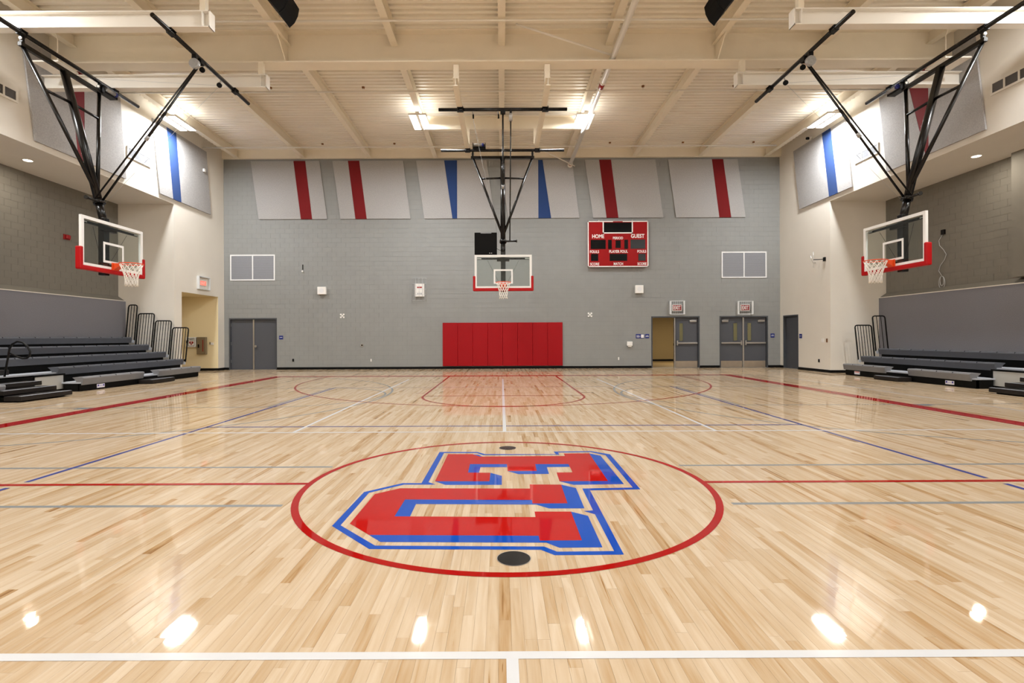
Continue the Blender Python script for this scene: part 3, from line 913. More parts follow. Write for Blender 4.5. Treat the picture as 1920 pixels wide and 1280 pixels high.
    bk = B_().prism([(-.1, 2.9), (.1, 2.9), (.1, 3.065), (-.1, 3.065)], 1, -.03, -.004)
    bk.prism([(-.155, 2.99), (-.03, 2.91), (-.03, 3.06), (-.155, 3.06)], 0, -.075, .075)
    bk.build('rim_bracket', 'rim_orange', t)
    nt_ = B_(); net_mesh(nt_, (0, -.381, 3.04), .225)
    nt_.build('net', 'net_white', t, kind='stuff')
    return t
G0 = goal('basketball_goal', 'ceiling-hung glass basketball hoop in front of the scoreboard wall', (0.03, 16.18, 0), 0, 1)
goal('basketball_goal', 'ceiling-hung glass basketball hoop on the left side over the bleachers', (-8.87, 11.58, 0), math.pi / 2, -1, pr=(-1.6, 2.2), clampu=(-1.03, 1.5), pa=(-2.1, 2.35), wu=1.26, wz=-.29)
goal('basketball_goal', 'ceiling-hung glass basketball hoop on the right side over the bleachers', (8.9, 11.58, 0), -math.pi / 2, 1, pr=(-2.2, 1.6), clampu=(-1.5, 1.03), pa=(-2.35, 2.1), wu=1.26, wz=-.29)

# shot clock fixed to the end-wall goal, above its board (frame of the goal)
gx, gy = .03, 16.18
def gb(x0, x1, y0, y1, z0, z1): return MB().box(x0 - gx, x1 - gx, y0 - gy, y1 - gy, z0, z1)
clk = gb(-.9, -.17, 16.5, 16.62, 4.03, 4.75).build('shot_clock', 'matte_black', G0, bevel=.01)
clk['label'] = 'black square shot clock box'
sub(gb(-.7, -.35, 16.495, 16.499, 4.72, 4.745), 'maker_strip', 'vent_slat', clk)
sub(gb(-.62, -.22, 16.52, 16.6, 3.98, 4.03), 'mount_foot', 'satin_black', clk)
sub(MB().bar((-.42 - gx, 16.58 - gy, 4.0), (.0 - gx, 16.45 - gy, 3.95), .04, .04), 'mount_arm', 'satin_black', clk)
sub(MB().tube([(-.18 - gx, 16.62 - gy, 4.25), (-.1 - gx, 16.62 - gy, 4.2), (.0 - gx, 16.52 - gy, 4.15)], .008, 6), 'cable', 'satin_black', clk)
for u in (-.42, -.36):
    sub(gb(u, u + .03, 16.495, 16.499, 4.07, 4.09), 'indicator', 'steel', clk)

# ------------------------------------------------------------------ acoustic panels
def panel(label, P, quad, stripe, color, out=.05):
    """quad / stripe: TL, TR, BR, BL in wall coordinates (u, z); P(u, z, out)."""
    c = P((quad[0][0] + quad[2][0]) / 2, quad[2][1], 0)
    t = thing('acoustic_panel', label, 'acoustic panel', c, group='slanted acoustic wall panels')
    g = .004
    def slab(q, name, m, o=out):
        mb = MB(); n = len(q)
        vs = [P(u, z, 0.006) for u, z in q] + [P(u, z, o) for u, z in q]
        mb.add(vs, [tuple(range(n)), tuple(range(2 * n - 1, n - 1, -1))] + [(i, n + i, n + (i + 1) % n, (i + 1) % n) for i in range(n)])
        mb.build(name, m, t)
    sgn = 1 if quad[1][0] > quad[0][0] else -1
    slab([quad[0], (stripe[0][0] - sgn * g, quad[0][1]), (stripe[3][0] - sgn * g, quad[3][1]), quad[3]], 'felt_field', 'felt_grey')
    slab([(stripe[0][0], quad[0][1]), (stripe[1][0], quad[1][1]), (stripe[2][0], quad[2][1]), (stripe[3][0], quad[3][1])], 'felt_stripe', color, out - .002)
    slab([(stripe[1][0] + sgn * g, quad[1][1]), quad[1], quad[2], (stripe[2][0] + sgn * g, quad[2][1])], 'felt_field', 'felt_grey')
PB = lambda u, z, o: (u, YB - o, z)
ZT, ZL = 8.87, 6.4
def bp(label, t0, t1, b0, b1, s0, s1, s2, s3, color):
    panel(label, PB, [(t0, ZT), (t1, ZT), (b1, ZL), (b0, ZL)], [(s0, ZT), (s1, ZT), (s3, ZL), (s2, ZL)], color)
bp('grey slanted panel with red stripe right of middle, first from left on end wall', -10.67, -7.76, -10.34, -7.43, -8.852, -8.352, -8.544, -8.067, 'felt_red')
bp('grey slanted panel with red stripe left of middle, second from left on end wall', -7.192, -4.19, -6.862, -3.883, -6.532, -6.055, -6.225, -5.747, 'felt_red')
bp('grey slanted panel with narrowing blue wedge, left of the end-wall hoop mast', -3.631, -.643, -3.292, -.29, -2.44, -1.894, -2.098, -1.9, 'felt_blue')
bp('grey slanted panel with widening blue wedge, right of the end-wall hoop mast', -.075, 2.995, .278, 3.302, 1.562, 1.744, 1.563, 2.097, 'felt_blue')
bp('grey slanted panel with red stripe directly above the scoreboard', 3.54, 6.542, 3.893, 6.872, 4.154, 4.654, 4.462, 4.962, 'felt_red')
bp('grey slanted panel with red stripe right of middle, last from left on end wall', 7.087, 10.043, 7.417, 10.373, 8.952, 9.429, 9.259, 9.759, 'felt_red')
PL = lambda u, z, o: (-XW + o, u, z)
PR = lambda u, z, o: (XW - o, u, z)
ZT2, ZL2 = 8.8, 6.36
panel('grey slanted panel with red wedge high on the left wall', PL, [(12.47, ZT2), (15.68, ZT2), (15.92, ZL2), (12.82, ZL2)], [(13.8, ZT2), (14.33, ZT2), (14.33, ZL2), (14.12, ZL2)], 'felt_red')
panel('grey slanted panel with blue stripe high on the left wall near the corner', PL, [(17.14, ZT2), (20.27, ZT2), (20.57, ZL2), (17.5, ZL2)], [(17.85, ZT2), (18.38, ZT2), (18.67, ZL2), (18.2, ZL2)], 'felt_blue')
panel('grey slanted panel with red wedge high on the right wall', PR, [(15.85, ZT2), (12.66, ZT2), (12.37, ZL2), (15.55, ZL2)], [(14.75, ZT2), (14.02, ZT2), (14.02, ZL2), (14.12, ZL2)], 'felt_red')
panel('grey slanted panel with blue stripe high on the right wall near the corner', PR, [(20.5, ZT2), (17.42, ZT2), (17.08, ZL2), (20.1, ZL2)], [(18.67, ZT2), (18.17, ZT2), (17.8, ZL2), (18.28, ZL2)], 'felt_blue')

# ------------------------------------------------------------------ scoreboard
t = thing('scoreboard', 'red electronic scoreboard with white lettering on the end wall', 'scoreboard', (4.91, YB, 4.29))
x0, x1, z0, z1 = 3.633, 6.194, 4.291, 6.235
ys = YB - .16
MB().box(x0 + .02, x1 - .02, ys, YB - .006, z0 + .02, z1 - .02).build('cabinet', 'board_red', t)
fw = .04
mb = MB().box(x0, x1, ys - .012, ys, z1 - fw, z1).box(x0, x1, ys - .012, ys, z0, z0 + fw).box(x0, x0 + fw, ys - .012, ys, z0, z1).box(x1 - fw, x1, ys - .012, ys, z0, z1)
mb.build('white_border', 'sign_white', t)
sx = lambda px: x0 + (px - 240) / 1315 * (x1 - x0)
sz = lambda py: z1 - (py - 185) / 990 * (z1 - z0)
mb = MB().box(sx(565), sx(590), ys - .012, ys, sz(455), sz(200)).box(sx(1197), sx(1222), ys - .012, ys, sz(455), sz(200)).box(sx(565), sx(1222), ys - .012, ys, sz(455), sz(430))
mb.build('clock_border', 'sign_white', t)
for a, b, c, d, m in ((590, 1197, 430, 220, 'screen_black'), (305, 630, 787, 590, 'screen_black'), (682, 762, 787, 590, 'screen_black'), (845, 955, 767, 603, 'screen_black'), (1035, 1115, 787, 590, 'screen_black'),
                      (1170, 1488, 785, 588, 'screen_grey'), (310, 465, 1045, 892, 'screen_black'), (715, 1095, 1045, 892, 'screen_black'), (1338, 1495, 1045, 892, 'screen_grey')):
    MB().box(sx(a), sx(b), ys - .006, ys, sz(c), sz(d)).build('digit_window', m, t)
for s, xa, xb, zb, zt in (('HOME', 337, 598, 556, 470), ('GUEST', 1180, 1472, 553, 467), ('PERIOD', 788, 1008, 580, 525), ('FOULS', 288, 484, 876, 815), ('PLAYER FOUL', 706, 1110, 873, 812),
                          ('FOULS', 1318, 1508, 870, 812), ('SCORE', 290, 487, 1140, 1082), ('MATCH', 803, 1005, 1137, 1078), ('SCORE', 1320, 1515, 1137, 1080)):
    text(s, (sx(xa) + sx(xb)) / 2, sz(zb), sx(xb) - sx(xa), sz(zt) - sz(zb), lambda u, z: (u, ys - .004, z)).build('lettering', 'sign_white', t, recalc=False)
MB().box(sx(790), sx(1000), ys - .016, ys - .012, sz(210), sz(190)).build('maker_plate', 'exit_red', t)
for u in (480, 1210):
    MB().box(sx(u), sx(u + 22), YB - .1, YB - .03, z1, z1 + .06).build('hanger_bracket', 'steel', t)

# ------------------------------------------------------------------ wall pads
for i in range(8):
    a = -2.538 + i * 5.107 / 8; b = a + 5.107 / 8
    o = MB().box(a + .002, b - .002, YB - .06, YB - .0055, .12, 1.965).build('wall_pad', 'pad_red', bevel=.014, segs=3)
    nth = ['first', 'second', 'third', 'fourth', 'fifth', 'sixth', 'seventh', 'eighth'][i]
    put(o, f'red padded wall panel under the end-wall hoop, {nth} from the left', 'wall pad', 'red wall pads')

# ------------------------------------------------------------------ vents
def grille(label, P, u0, u1, z0, z1, frame, slat, back, mull, nslat, vertical=False, out=.03):
    t = thing('wall_vent', label, 'vent', P((u0 + u1) / 2, z0, 0), group='wall vents')
    def bx(a, b, c, d, o0, o1, name, m):
        mb = MB(); mb.add([P(u, z, o) for o in (o0, o1) for u, z in ((a, c), (b, c), (b, d), (a, d))],
                          [(0, 3, 2, 1), (4, 5, 6, 7), (0, 1, 5, 4), (1, 2, 6, 5), (2, 3, 7, 6), (3, 0, 4, 7)])
        return mb.build(name, m, t)
    fwd = .05
    bx(u0 + .01, u1 - .01, z0 + .01, z1 - .01, .006, .01, 'back_plate', back)
    for a, b, c, d in ((u0, u1, z1 - fwd, z1), (u0, u1, z0, z0 + fwd), (u0, u0 + fwd, z0 + fwd, z1 - fwd), (u1 - fwd, u1, z0 + fwd, z1 - fwd)):
        bx(a, b, c, d, .006, out, 'frame_rail', frame)
    for u in mull:
        bx(u - .022, u + .022, z0 + fwd, z1 - fwd, .01, out, 'mullion', frame)
    for i in range(nslat):
        if vertical:
            u = u0 + fwd + (u1 - u0 - 2 * fwd) * (i + .5) / nslat
            bx(u - .01, u + .01, z0 + fwd, z1 - fwd, .01, out * .8, 'slat', slat)
        else:
            z = z0 + fwd + (z1 - z0 - 2 * fwd) * (i + .5) / nslat
            hh = (z1 - z0 - 2 * fwd) / nslat * .36
            bx(u0 + fwd, u1 - fwd, z - hh, z + hh, .012, out * .75, 'slat', slat)
grille('white double louvre vent on the end wall above the plain double door', PB, -11.575, -9.67, 3.8, 4.9, 'vent_white', 'vent_slat', 'vent_back', [-10.62], 26)
grille('white double louvre vent on the end wall right of the scoreboard', PB, 9.35, 11.27, 3.82, 4.94, 'vent_white', 'vent_slat', 'vent_back', [10.31], 26)
grille('white louvre vent between the slanted panels on the left wall', PL, 16.0, 17.09, 7.1, 7.45, 'vent_white', 'vent_slat', 'vent_back', [], 10)
grille('white louvre vent between the slanted panels on the right wall', PR, 15.92, 17.0, 7.08, 7.42, 'vent_white', 'vent_slat', 'vent_back', [16.3, 16.65], 10)
grille('grey four-bay vent at the near edge of the left wall', PL, 11.0, 12.38, 7.1, 7.42, 'cream_wall', 'vent_dark', 'vent_dark', [11.35, 11.69, 12.03], 12)
grille('grey four-bay vent at the near edge of the right wall', PR, 10.9, 12.27, 7.12, 7.44, 'cream_wall', 'vent_dark', 'vent_dark', [11.25, 11.59, 11.93], 12)

# ------------------------------------------------------------------ doors
def leaf(t, a, b, bar=None, lite=None, kick=False, closer=None):
    y = YB + .08
    l = MB().box(a, b, y, y + .045, .012, DZ - .06).build('door_leaf', 'door_grey', t)
    if lite:
        MB().box(lite[0], lite[1], y - .004, y + .05, 1.15, 1.9).build('vision_lite', 'lite_glass', l)
        mb = MB()
        for q in ((lite[0] - .02, lite[0], 1.13, 1.92), (lite[1], lite[1] + .02, 1.13, 1.92), (lite[0], lite[1], 1.9, 1.92), (lite[0], lite[1], 1.13, 1.15)):
            mb.box(q[0], q[1], y - .008, y, q[2], q[3])
        mb.build('lite_frame', 'door_frame_grey', l)
    if bar:
        MB().box(a + .04, b - .02, y - .07, y - .03, 1.02, 1.085).build('push_bar', 'steel', l, bevel=.006)
        e = a + .04 if bar == 'L' else b - .09
        MB().box(e, e + .05, y - .085, y, .96, 1.16).build('latch_case', 'steel', l, bevel=.006)
    if kick:
        MB().box(a + .01, b - .01, y - .004, y - .001, .02, .29).build('kick_plate', 'kick_steel', l)
    if closer:
        c = a + .06 if closer == 'L' else b - .34
        MB().box(c, c + .28, y - .06, y - .005, 1.95, 2.03).build('door_closer', 'steel', l, bevel=.006)
        MB().bar((c + .05, y - .05, 2.05), (c + .32, y - .02, 2.07), .02, .012).build('closer_arm', 'steel', l)
    return l
def dframe(name, d, label):
    t = thing(name, label, 'door', ((d[0] + d[1]) / 2, YB, 0), kind='structure')
    del t['category']
    f = .05
    MB().box(d[0], d[0] + f, YB - .012, YB + .16, 0, DZ).build('jamb', 'door_frame_grey', t)
    MB().box(d[1] - f, d[1], YB - .012, YB + .16, 0, DZ).build('jamb', 'door_frame_grey', t)
    MB().box(d[0] + f, d[1] - f, YB - .012, YB + .16, DZ - .055, DZ).build('door_head', 'door_frame_grey', t)
    MB().box(d[0] + f, d[1] - f, YB - .02, YB + .16, -.003, .01).build('threshold', 'steel', t)
    return t
t = dframe('door_1', DL, 'plain grey double door at the left end of the end wall')
mid = (DL[0] + DL[1]) / 2
leaf(t, DL[0] + .05, mid - .03); l = leaf(t, mid + .03, DL[1] - .05)
MB().box(mid - .03, mid + .03, YB + .05, YB + .1, .012, DZ - .06).build('astragal', 'steel', t)
MB().cyl((mid + .1, YB + .08, 1.0), (mid + .1, YB + .03, 1.0), .03, 14).cyl((mid + .1, YB + .03, 1.0), (mid + .1, YB + .0, 1.0), .05, 16).build('door_knob', 'steel', l, bevel=.004)
for z in (.3, 1.05, 1.85):
    for xx in (DL[0] + .035, DL[1] - .055):
        MB().box(xx, xx + .02, YB + .06, YB + .085, z, z + .13).build('hinge', 'steel', t)
t = dframe('door_2', DM, 'grey exit doorway with its left leaf open to a tan hall')
mid = (DM[0] + DM[1]) / 2
MB().box(mid - .045, mid + .0, YB + .02, YB + .12, .012, DZ - .06).build('mullion', 'steel', t)
leaf(t, mid + .02, DM[1] - .06, 'L', (mid + .2, mid + .34), True, 'R')
MB().box(DM[0] + .05, DM[0] + .095, YB + .16, YB + 1.0, .012, DZ - .06).build('open_leaf', 'door_grey', t)
MB().box(DM[0] + .1, DM[0] + .14, YB + .3, YB + .34, 1.2, 1.3).build('strike', 'rubber_black', t)
MB().box(mid - .06, mid - .045, YB + .06, YB + .09, .95, 1.05).build('strike', 'rubber_black', t)
t = dframe('door_3', DR, 'closed grey double exit door by the right corner')
mid = (DR[0] + DR[1]) / 2
MB().box(mid - .03, mid + .03, YB + .03, YB + .12, .012, DZ - .06).build('mullion', 'steel', t)
leaf(t, DR[0] + .05, mid - .03, 'R', (mid - .4, mid - .25), True, 'L')
leaf(t, mid + .03, DR[1] - .06, 'L', (mid + .2, mid + .35), True, 'R')
t = thing('door_4', 'narrow dark grey door in the right wall by the corner', None, (XW, 20.8, 0), kind='structure')
MB().box(XW - .012, XW + .16, 20.28, 20.33, 0, 2.2).build('jamb', 'door_frame_grey', t)
MB().box(XW - .012, XW + .16, 21.3, 21.35, 0, 2.2).build('jamb', 'door_frame_grey', t)
MB().box(XW - .012, XW + .16, 20.33, 21.3, 2.145, 2.2).build('door_head', 'door_frame_grey', t)
MB().box(XW + .1, XW + .145, 20.33, 21.3, .012, 2.145).build('door_leaf', 'door_grey', t)
MB().box(XW, XW + .16, 20.33, 21.3, -.003, .01).build('threshold', 'steel', t)

# ------------------------------------------------------------------ exit signs
def exit_sign(label, x0, x1, z0, z1, sx0, sx1, sz0, sz1):
    t = thing('exit_sign', label, 'exit sign', ((x0 + x1) / 2, YB, z0), group='caged exit signs')
    s = MB().box(sx0 - .03, sx1 + .03, YB - .09, YB - .006, sz0 - .025, sz1 + .025).build('sign_case', 'plastic_white', t, bevel=.006)
    MB().box(sx0, sx1, YB - .094, YB - .09, sz0, sz1).build('sign_face', 'exit_red', s)
    text('EXIT', (sx0 + sx1) / 2, sz0 + .035, (sx1 - sx0) * .8, (sz1 - sz0) - .07, lambda u, z: (u, YB - .0955, z)).build('lettering', 'sign_white', s, recalc=False)
    yg = YB - .13
    for a, b in ((x0, x0 + .06), (x1 - .06, x1)):
        MB().box(a, b, yg, YB - .01, z0, z1).build('guard_side', 'clear_guard', t)
    for c in (z0, z1 - .025):
        MB().box(x0 + .06, x1 - .06, yg, yg + .02, c, c + .025).build('guard_rail', 'clear_guard', t)
    for i in range(1, 5):
        z = z0 + (z1 - z0) * i / 5
        MB().cyl((x0 + .05, yg + .01, z), (x1 - .05, yg + .01, z), .004, 6).build('guard_wire', 'wire_grey', t)
    for i in range(1, 6):
        x = x0 + .06 + (x1 - x0 - .12) * i / 6
        MB().cyl((x, yg + .01, z0), (x, yg + .01, z1), .004, 6).build('guard_wire', 'wire_grey', t)
exit_sign('red and white caged exit sign over the half-open exit doorway', 7.118, 7.752, 2.28, 2.855, 7.25, 7.605, 2.45, 2.67)
exit_sign('red and white caged exit sign over the closed double exit door', 9.994, 10.651, 2.27, 2.83, 10.15, 10.49, 2.44, 2.66)
t = thing('exit_sign', 'glowing red exit sign in a clear guard above the left corridor opening', 'exit sign', (-XW, 20.04, 3.26), group='caged exit signs')
MB().box(-XW + .001, -XW + .06, 19.77, 20.2, 3.42, 3.62).build('sign_case', 'plastic_white', t, bevel=.006)
MB().box(-XW + .06, -XW + .063, 19.8, 20.17, 3.44, 3.6).build('sign_face', 'exit_glow', t)
text('EXIT', 19.985, 3.47, .28, .1, lambda u, z: (-XW + .066, u, z)).build('lettering', 'sign_white', t, recalc=False)
for a, b, c, d in ((19.66, 19.7, 3.27, 3.78), (20.38, 20.42, 3.27, 3.78), (19.7, 20.38, 3.27, 3.3), (19.7, 20.38, 3.75, 3.78)):
    MB().box(-XW + .001, -XW + .1, a, b, c, d).build('guard_side', 'clear_guard', t)

# ------------------------------------------------------------------ small wall fittings on the end wall
def wbox(u0, u1, z0, z1, o, name, m, t=None, o0=.006, bevel=0):
    return MB().box(u0, u1, YB - o, YB - o0, z0, z1).build(name, m, t, bevel=bevel)
for u0, u1, z0, z1, lab in ((-7.829, -7.467, 3.19, 3.51, 'white square wall speaker left of the caged clock'), (5.654, 5.993, 3.18, 3.52, 'white square wall speaker under the scoreboard')):
    t = thing('wall_speaker', lab, 'speaker', ((u0 + u1) / 2, YB, z0), group='white wall speakers')
    wbox(u0, u1, z0, z1, .14, 'speaker_case', 'plastic_white', t, bevel=.012)
    MB().cyl(((u0 + u1) / 2, YB - .142, (z0 + z1) / 2), ((u0 + u1) / 2, YB - .139, (z0 + z1) / 2), .1, 24).build('speaker_grille', 'vent_white', t)
t = thing('wall_clock', 'white intercom clock with small red display inside a wire cage', 'clock', (-3.5, YB, 2.65))
wbox(-3.702, -3.307, 3.08, 3.63, .09, 'clock_case', 'plastic_white', t, bevel=.01)
wbox(-3.61, -3.4, 3.44, 3.5, .093, 'display', 'exit_red', t, o0=.09)
for i in range(4):
    wbox(-3.6 + i * .055, -3.57 + i * .055, 3.17, 3.24, .093, 'speaker_slot', 'vent_slat', t, o0=.09)
gx0, gx1, gz0, gz1 = -3.803, -3.217, 2.92, 3.858
for i in range(5):
    x = gx0 + (gx1 - gx0) * i / 4
    MB().tube([(x, YB - .008, gz0), (x, YB - .16, gz0), (x, YB - .16, gz1), (x, YB - .008, gz1)], .006, 6).build('cage_wire', 'wire_grey', t)
for i in range(5):
    z = gz0 + (gz1 - gz0) * i / 4
    MB().tube([(gx0, YB - .008, z), (gx0, YB - .16, z), (gx1, YB - .16, z), (gx1, YB - .008, z)], .006, 6).build('cage_wire', 'wire_grey', t)
for cx, lab in ((-6.81, 'white four-square wall plate left of the caged clock'), (3.74, 'white four-square wall plate right of the red wall pads')):
    t = thing('wall_plate', lab, 'wall plate', (cx, YB, 2.19), group='four-square wall plates')
    for a in (-.06, .06):
        for b in (-.06, .06):
            wbox(cx + a - .035, cx + a + .035, 2.28 + b - .035, 2.28 + b + .035, .03, 'plate_square', 'plastic_white', t)
    wbox(cx - .035, cx + .035, 2.245, 2.315, .025, 'plate_centre', 'plastic_white', t)
t = thing('wall_jack', 'small round dark jack low on the end wall left of the pads', 'outlet', (-5.976, YB, .97))
MB().cyl((-5.976, YB - .006, 1.025), (-5.976, YB - .03, 1.025), .06, 20).build('jack_plate', 'steel', t)
MB().cyl((-5.976, YB - .03, 1.025), (-5.976, YB - .04, 1.025), .035, 16).build('jack_socket', 'rubber_black', t)
put(wbox(-8.95, -8.88, .34, .46, .02, 'power_outlet', 'rubber_black', bevel=.004), 'black power outlet low on the end wall by the plain double door', 'outlet', 'power outlets')
put(wbox(-5.62, -5.57, .33, .44, .02, 'power_outlet', 'plastic_white', bevel=.004), 'white power outlet low on the end wall left of the red pads', 'outlet', 'power outlets')
put(wbox(4.93, 4.98, .35, .47, .02, 'power_outlet', 'plastic_white', bevel=.004), 'white power outlet low on the end wall right of the red pads', 'outlet', 'power outlets')
t = thing('wall_dispenser', 'small white box on the end wall under the blue signs', 'wall box', (5.41, YB, .9))
wbox(5.3, 5.53, .95, 1.135, .11, 'dispenser_case', 'plastic_white', t, bevel=.015)
wbox(5.34, 5.49, .9, .95, .09, 'dispenser_spout', 'plastic_white', t, bevel=.01)
t = thing('wall_hook', 'small dark hook with white bulb on the end wall right of the left vent', 'hook', (-8.485, YB, 4.13))
wbox(-8.5, -8.47, 4.25, 4.47, .03, 'hook_strip', 'satin_black', t)
MB().cyl((-8.485, YB - .006, 4.18), (-8.485, YB - .08, 4.18), .035, 12).build('hook_bulb', 'plastic_white', t)
def sign(label, u0, u1, z0, z1, marks, P=PB):
    def bx(a, b, c, d, o0, o1):
        return MB().add([P(u, z, o) for o in (o0, o1) for u, z in ((a, c), (b, c), (b, d), (a, d))], [(0, 3, 2, 1), (4, 5, 6, 7), (0, 1, 5, 4), (1, 2, 6, 5), (2, 3, 7, 6), (3, 0, 4, 7)])
    t = thing('wall_sign', label, 'sign', P((u0 + u1) / 2, z0, 0), group='small blue door signs')
    bx(u0, u1, z0, z1, .006 if P is PB else .001, .015).build('sign_plate', 'sign_blue', t, bevel=.003)
    for a, b, c, d in marks: bx(a, b, c, d, .015, .017).build('sign_mark', 'sign_white', t)
sign('wide blue sign with a white figure beside the half-open doorway', 5.69, 6.053, 1.268, 1.451, [(5.91, 6.03, 1.29, 1.43), (5.72, 5.84, 1.38, 1.392), (5.72, 5.88, 1.345, 1.357), (5.72, 5.84, 1.31, 1.322)])
sign('square blue sign against the frame of the half-open doorway', 6.088, 6.258, 1.268, 1.45, [(6.13, 6.22, 1.37, 1.385), (6.11, 6.24, 1.335, 1.35)])
sign('square blue sign right of the closed double exit door', 11.431, 11.601, 1.277, 1.45, [(11.47, 11.56, 1.38, 1.395), (11.45, 11.58, 1.34, 1.355)])
sign('square blue sign right of the plain double door', -9.51, -9.34, 1.29, 1.45, [(-9.48, -9.37, 1.365, 1.38)])
sign('square blue sign beside the narrow door in the right wall', 20.03, 20.2, 1.25, 1.42, [(20.06, 20.17, 1.33, 1.345)], PR)

# fittings on the side walls
def sbox(P, u0, u1, z0, z1, o0, o1):
    return MB().add([P(u, z, o) for o in (o0, o1) for u, z in ((u0, z0), (u1, z0), (u1, z1), (u0, z1))], [(0, 3, 2, 1), (4, 5, 6, 7), (0, 1, 5, 4), (1, 2, 6, 5), (2, 3, 7, 6), (3, 0, 4, 7)])
put(sbox(PR, 18.92, 19.0, .35, .47, .001, .02).build('power_outlet', 'rubber_black', bevel=.004), 'black power outlet low on the right cream wall', 'outlet', 'power outlets')
put(sbox(PR, 18.66, 18.8, 1.1, 1.24, .001, .02).build('light_switch', 'plastic_white', bevel=.004), 'white switch plate on the right cream wall', 'switch')
put(sbox(PR, 18.46, 18.53, 1.1, 1.24, .001, .02).build('key_switch', 'brass', bevel=.004), 'dark brass key switch beside the white switch plate', 'switch')
t = thing('wall_bracket', 'black wall bracket with upright rod high on the right cream wall', 'bracket', (XW, 18.9, 4.1))
sbox(PR, 18.54, 18.64, 4.08, 4.22, .001, .05).build('bracket_plate', 'satin_black', t)
MB().bar((XW - .05, 18.6, 4.15), (XW - .35, 18.72, 4.15), .025, .025).build('bracket_arm', 'satin_black', t)
MB().cyl((XW - .35, 18.72, 3.85), (XW - .35, 18.72, 4.45), .006, 8).build('upright_rod', 'wire_grey', t)
MB().tube([(XW, 19.15, 4.1), (XW - .1, 19.15, 4.1), (XW - .14, 19.17, 4.2), (XW - .16, 19.2, 4.4)], .012, 8).build('side_hook', 'steel', t)
t = thing('fire_alarm', 'red fire alarm horn on the dark left recess wall', 'fire alarm', (-XA, 16.1, 4.5))
PA = lambda u, z, o: (-XA + o, u, z)
sbox(PA, 16.0, 16.22, 4.5, 4.66, .006, .05).build('alarm_base', 'fire_red', t, bevel=.006)
sbox(PA, 16.03, 16.19, 4.52, 4.64, .05, .1).build('alarm_strobe', 'fire_red', t, bevel=.015)
t = thing('hanging_cable', 'coiled white cable hanging on the dark right recess wall', 'cable', (XA, 15.9, 2.9))
PC = lambda u, z, o: (XA - o, u, z)
sbox(PC, 15.84, 15.96, 4.5, 4.65, .006, .06).build('junction_box', 'satin_black', t)
pts = [PC(15.93 + .14 * math.sin(k * 1.15), 4.5 - k * .16, .03) for k in range(9)]
MB().tube(pts, .009, 6).build('cord', 'wire_grey', t)
MB().tube([PC(15.95 + .11 * math.cos(a), 3.0 + .2 * math.sin(a), .035) for a in [2 * math.pi * i / 20 for i in range(20)]], .009, 6, closed=True).build('cord_loop', 'wire_grey', t)
MB().tube([PC(15.93 + .07 * math.cos(a), 3.05 + .15 * math.sin(a), .05) for a in [2 * math.pi * i / 20 for i in range(20)]], .009, 6, closed=True).build('cord_loop', 'wire_grey', t)
t = thing('security_camera', 'small white dome camera above the blue-striped panel on the right wall', 'camera', (XW, 19.35, 8.88))
MB().cyl((XW, 19.35, 8.9), (XW - .12, 19.35, 8.88), .06, 14).build('camera_base', 'plastic_white', t)
MB().cyl((XW - .12, 19.35, 8.88), (XW - .22, 19.3, 8.86), .05, 14).build('camera_lens', 'rubber_black', t)

put(sbox(PL, 20.0, 20.1, 7.93, 8.05, .052, .12).build('wall_sensor', 'plastic_white', bevel=.006), 'small white sensor box on the blue-striped panel of the left wall', 'sensor')
# corridor fittings
t = thing('recessed_downlight', 'small recessed downlight in the left corridor ceiling', 'light fixture', (-12.75, 19.2, 3.06), group='soffit downlights')
MB().cyl((-12.75, 19.2, 3.06), (-12.75, 19.2, 3.069), .09, 20).build('trim_ring', 'white_steel', t)
MB().cyl((-12.75, 19.2, 3.056), (-12.75, 19.2, 3.06), .07, 20).build('lens', 'lens_warm', t)
area('lamp', (-12.75, 19.2, 3.05), .12, .12, 9.0, (1, .93, .8), t)
YC = 21.13
t = thing('defibrillator_cabinet', 'white defibrillator cabinet with red heart in the left corridor', 'cabinet', (-12.94, YC, .98))
MB().box(-13.137, -12.738, YC - .1, YC - .001, .985, 1.4).build('cabinet_box', 'plastic_white', t, bevel=.01)
mb = MB()
for q in ((-13.04, -12.78, 1.345, 1.36), (-13.04, -12.78, 1.03, 1.045), (-13.04, -13.025, 1.045, 1.345), (-12.795, -12.78, 1.045, 1.345)):
    mb.box(q[0], q[1], YC - .105, YC - .1, q[2], q[3])
mb.build('label_frame', 'rubber_black', t)
MB().box(-13.11, -13.08, YC - .12, YC - .1, 1.15, 1.26).build('latch', 'rubber_black', t)
text('AED', -12.91, 1.26, .19, .07, lambda u, z: (u, YC - .104, z)).build('lettering', 'rubber_black', t, recalc=False)
hp = []
for i in range(28):
    a = 2 * math.pi * i / 28
    hp.append((-12.91 + .0056 * 16 * math.sin(a) ** 3, 1.16 + .0056 * (13 * math.cos(a) - 5 * math.cos(2 * a) - 2 * math.cos(3 * a) - math.cos(4 * a))))
MB().prism(hp, 1, YC - .105, YC - .1).build('heart', 'fire_red', t)
MB().box(-12.92, -12.9, YC - .108, YC - .105, 1.13, 1.19).box(-12.94, -12.88, YC - .108, YC - .105, 1.15, 1.17).build('heart_cross', 'sign_white', t)
t = thing('extinguisher_cabinet', 'steel fire extinguisher cabinet beside the defibrillator', 'cabinet', (-12.5, YC, .68))
MB().box(-12.69, -12.305, YC - .11, YC - .001, .68, 1.4).build('cabinet_box', 'cabinet_steel', t, bevel=.012)
MB().box(-12.62, -12.58, YC - .14, YC - .11, .96, 1.1).build('handle', 'rubber_black', t)
MB().box(-12.44, -12.41, YC - .114, YC - .11, .8, 1.28).build('side_lettering', 'exit_red', t)
t = thing('thermostat', 'small white thermostat pair in the left corridor', 'thermostat', (-12.12, YC, 1.06))
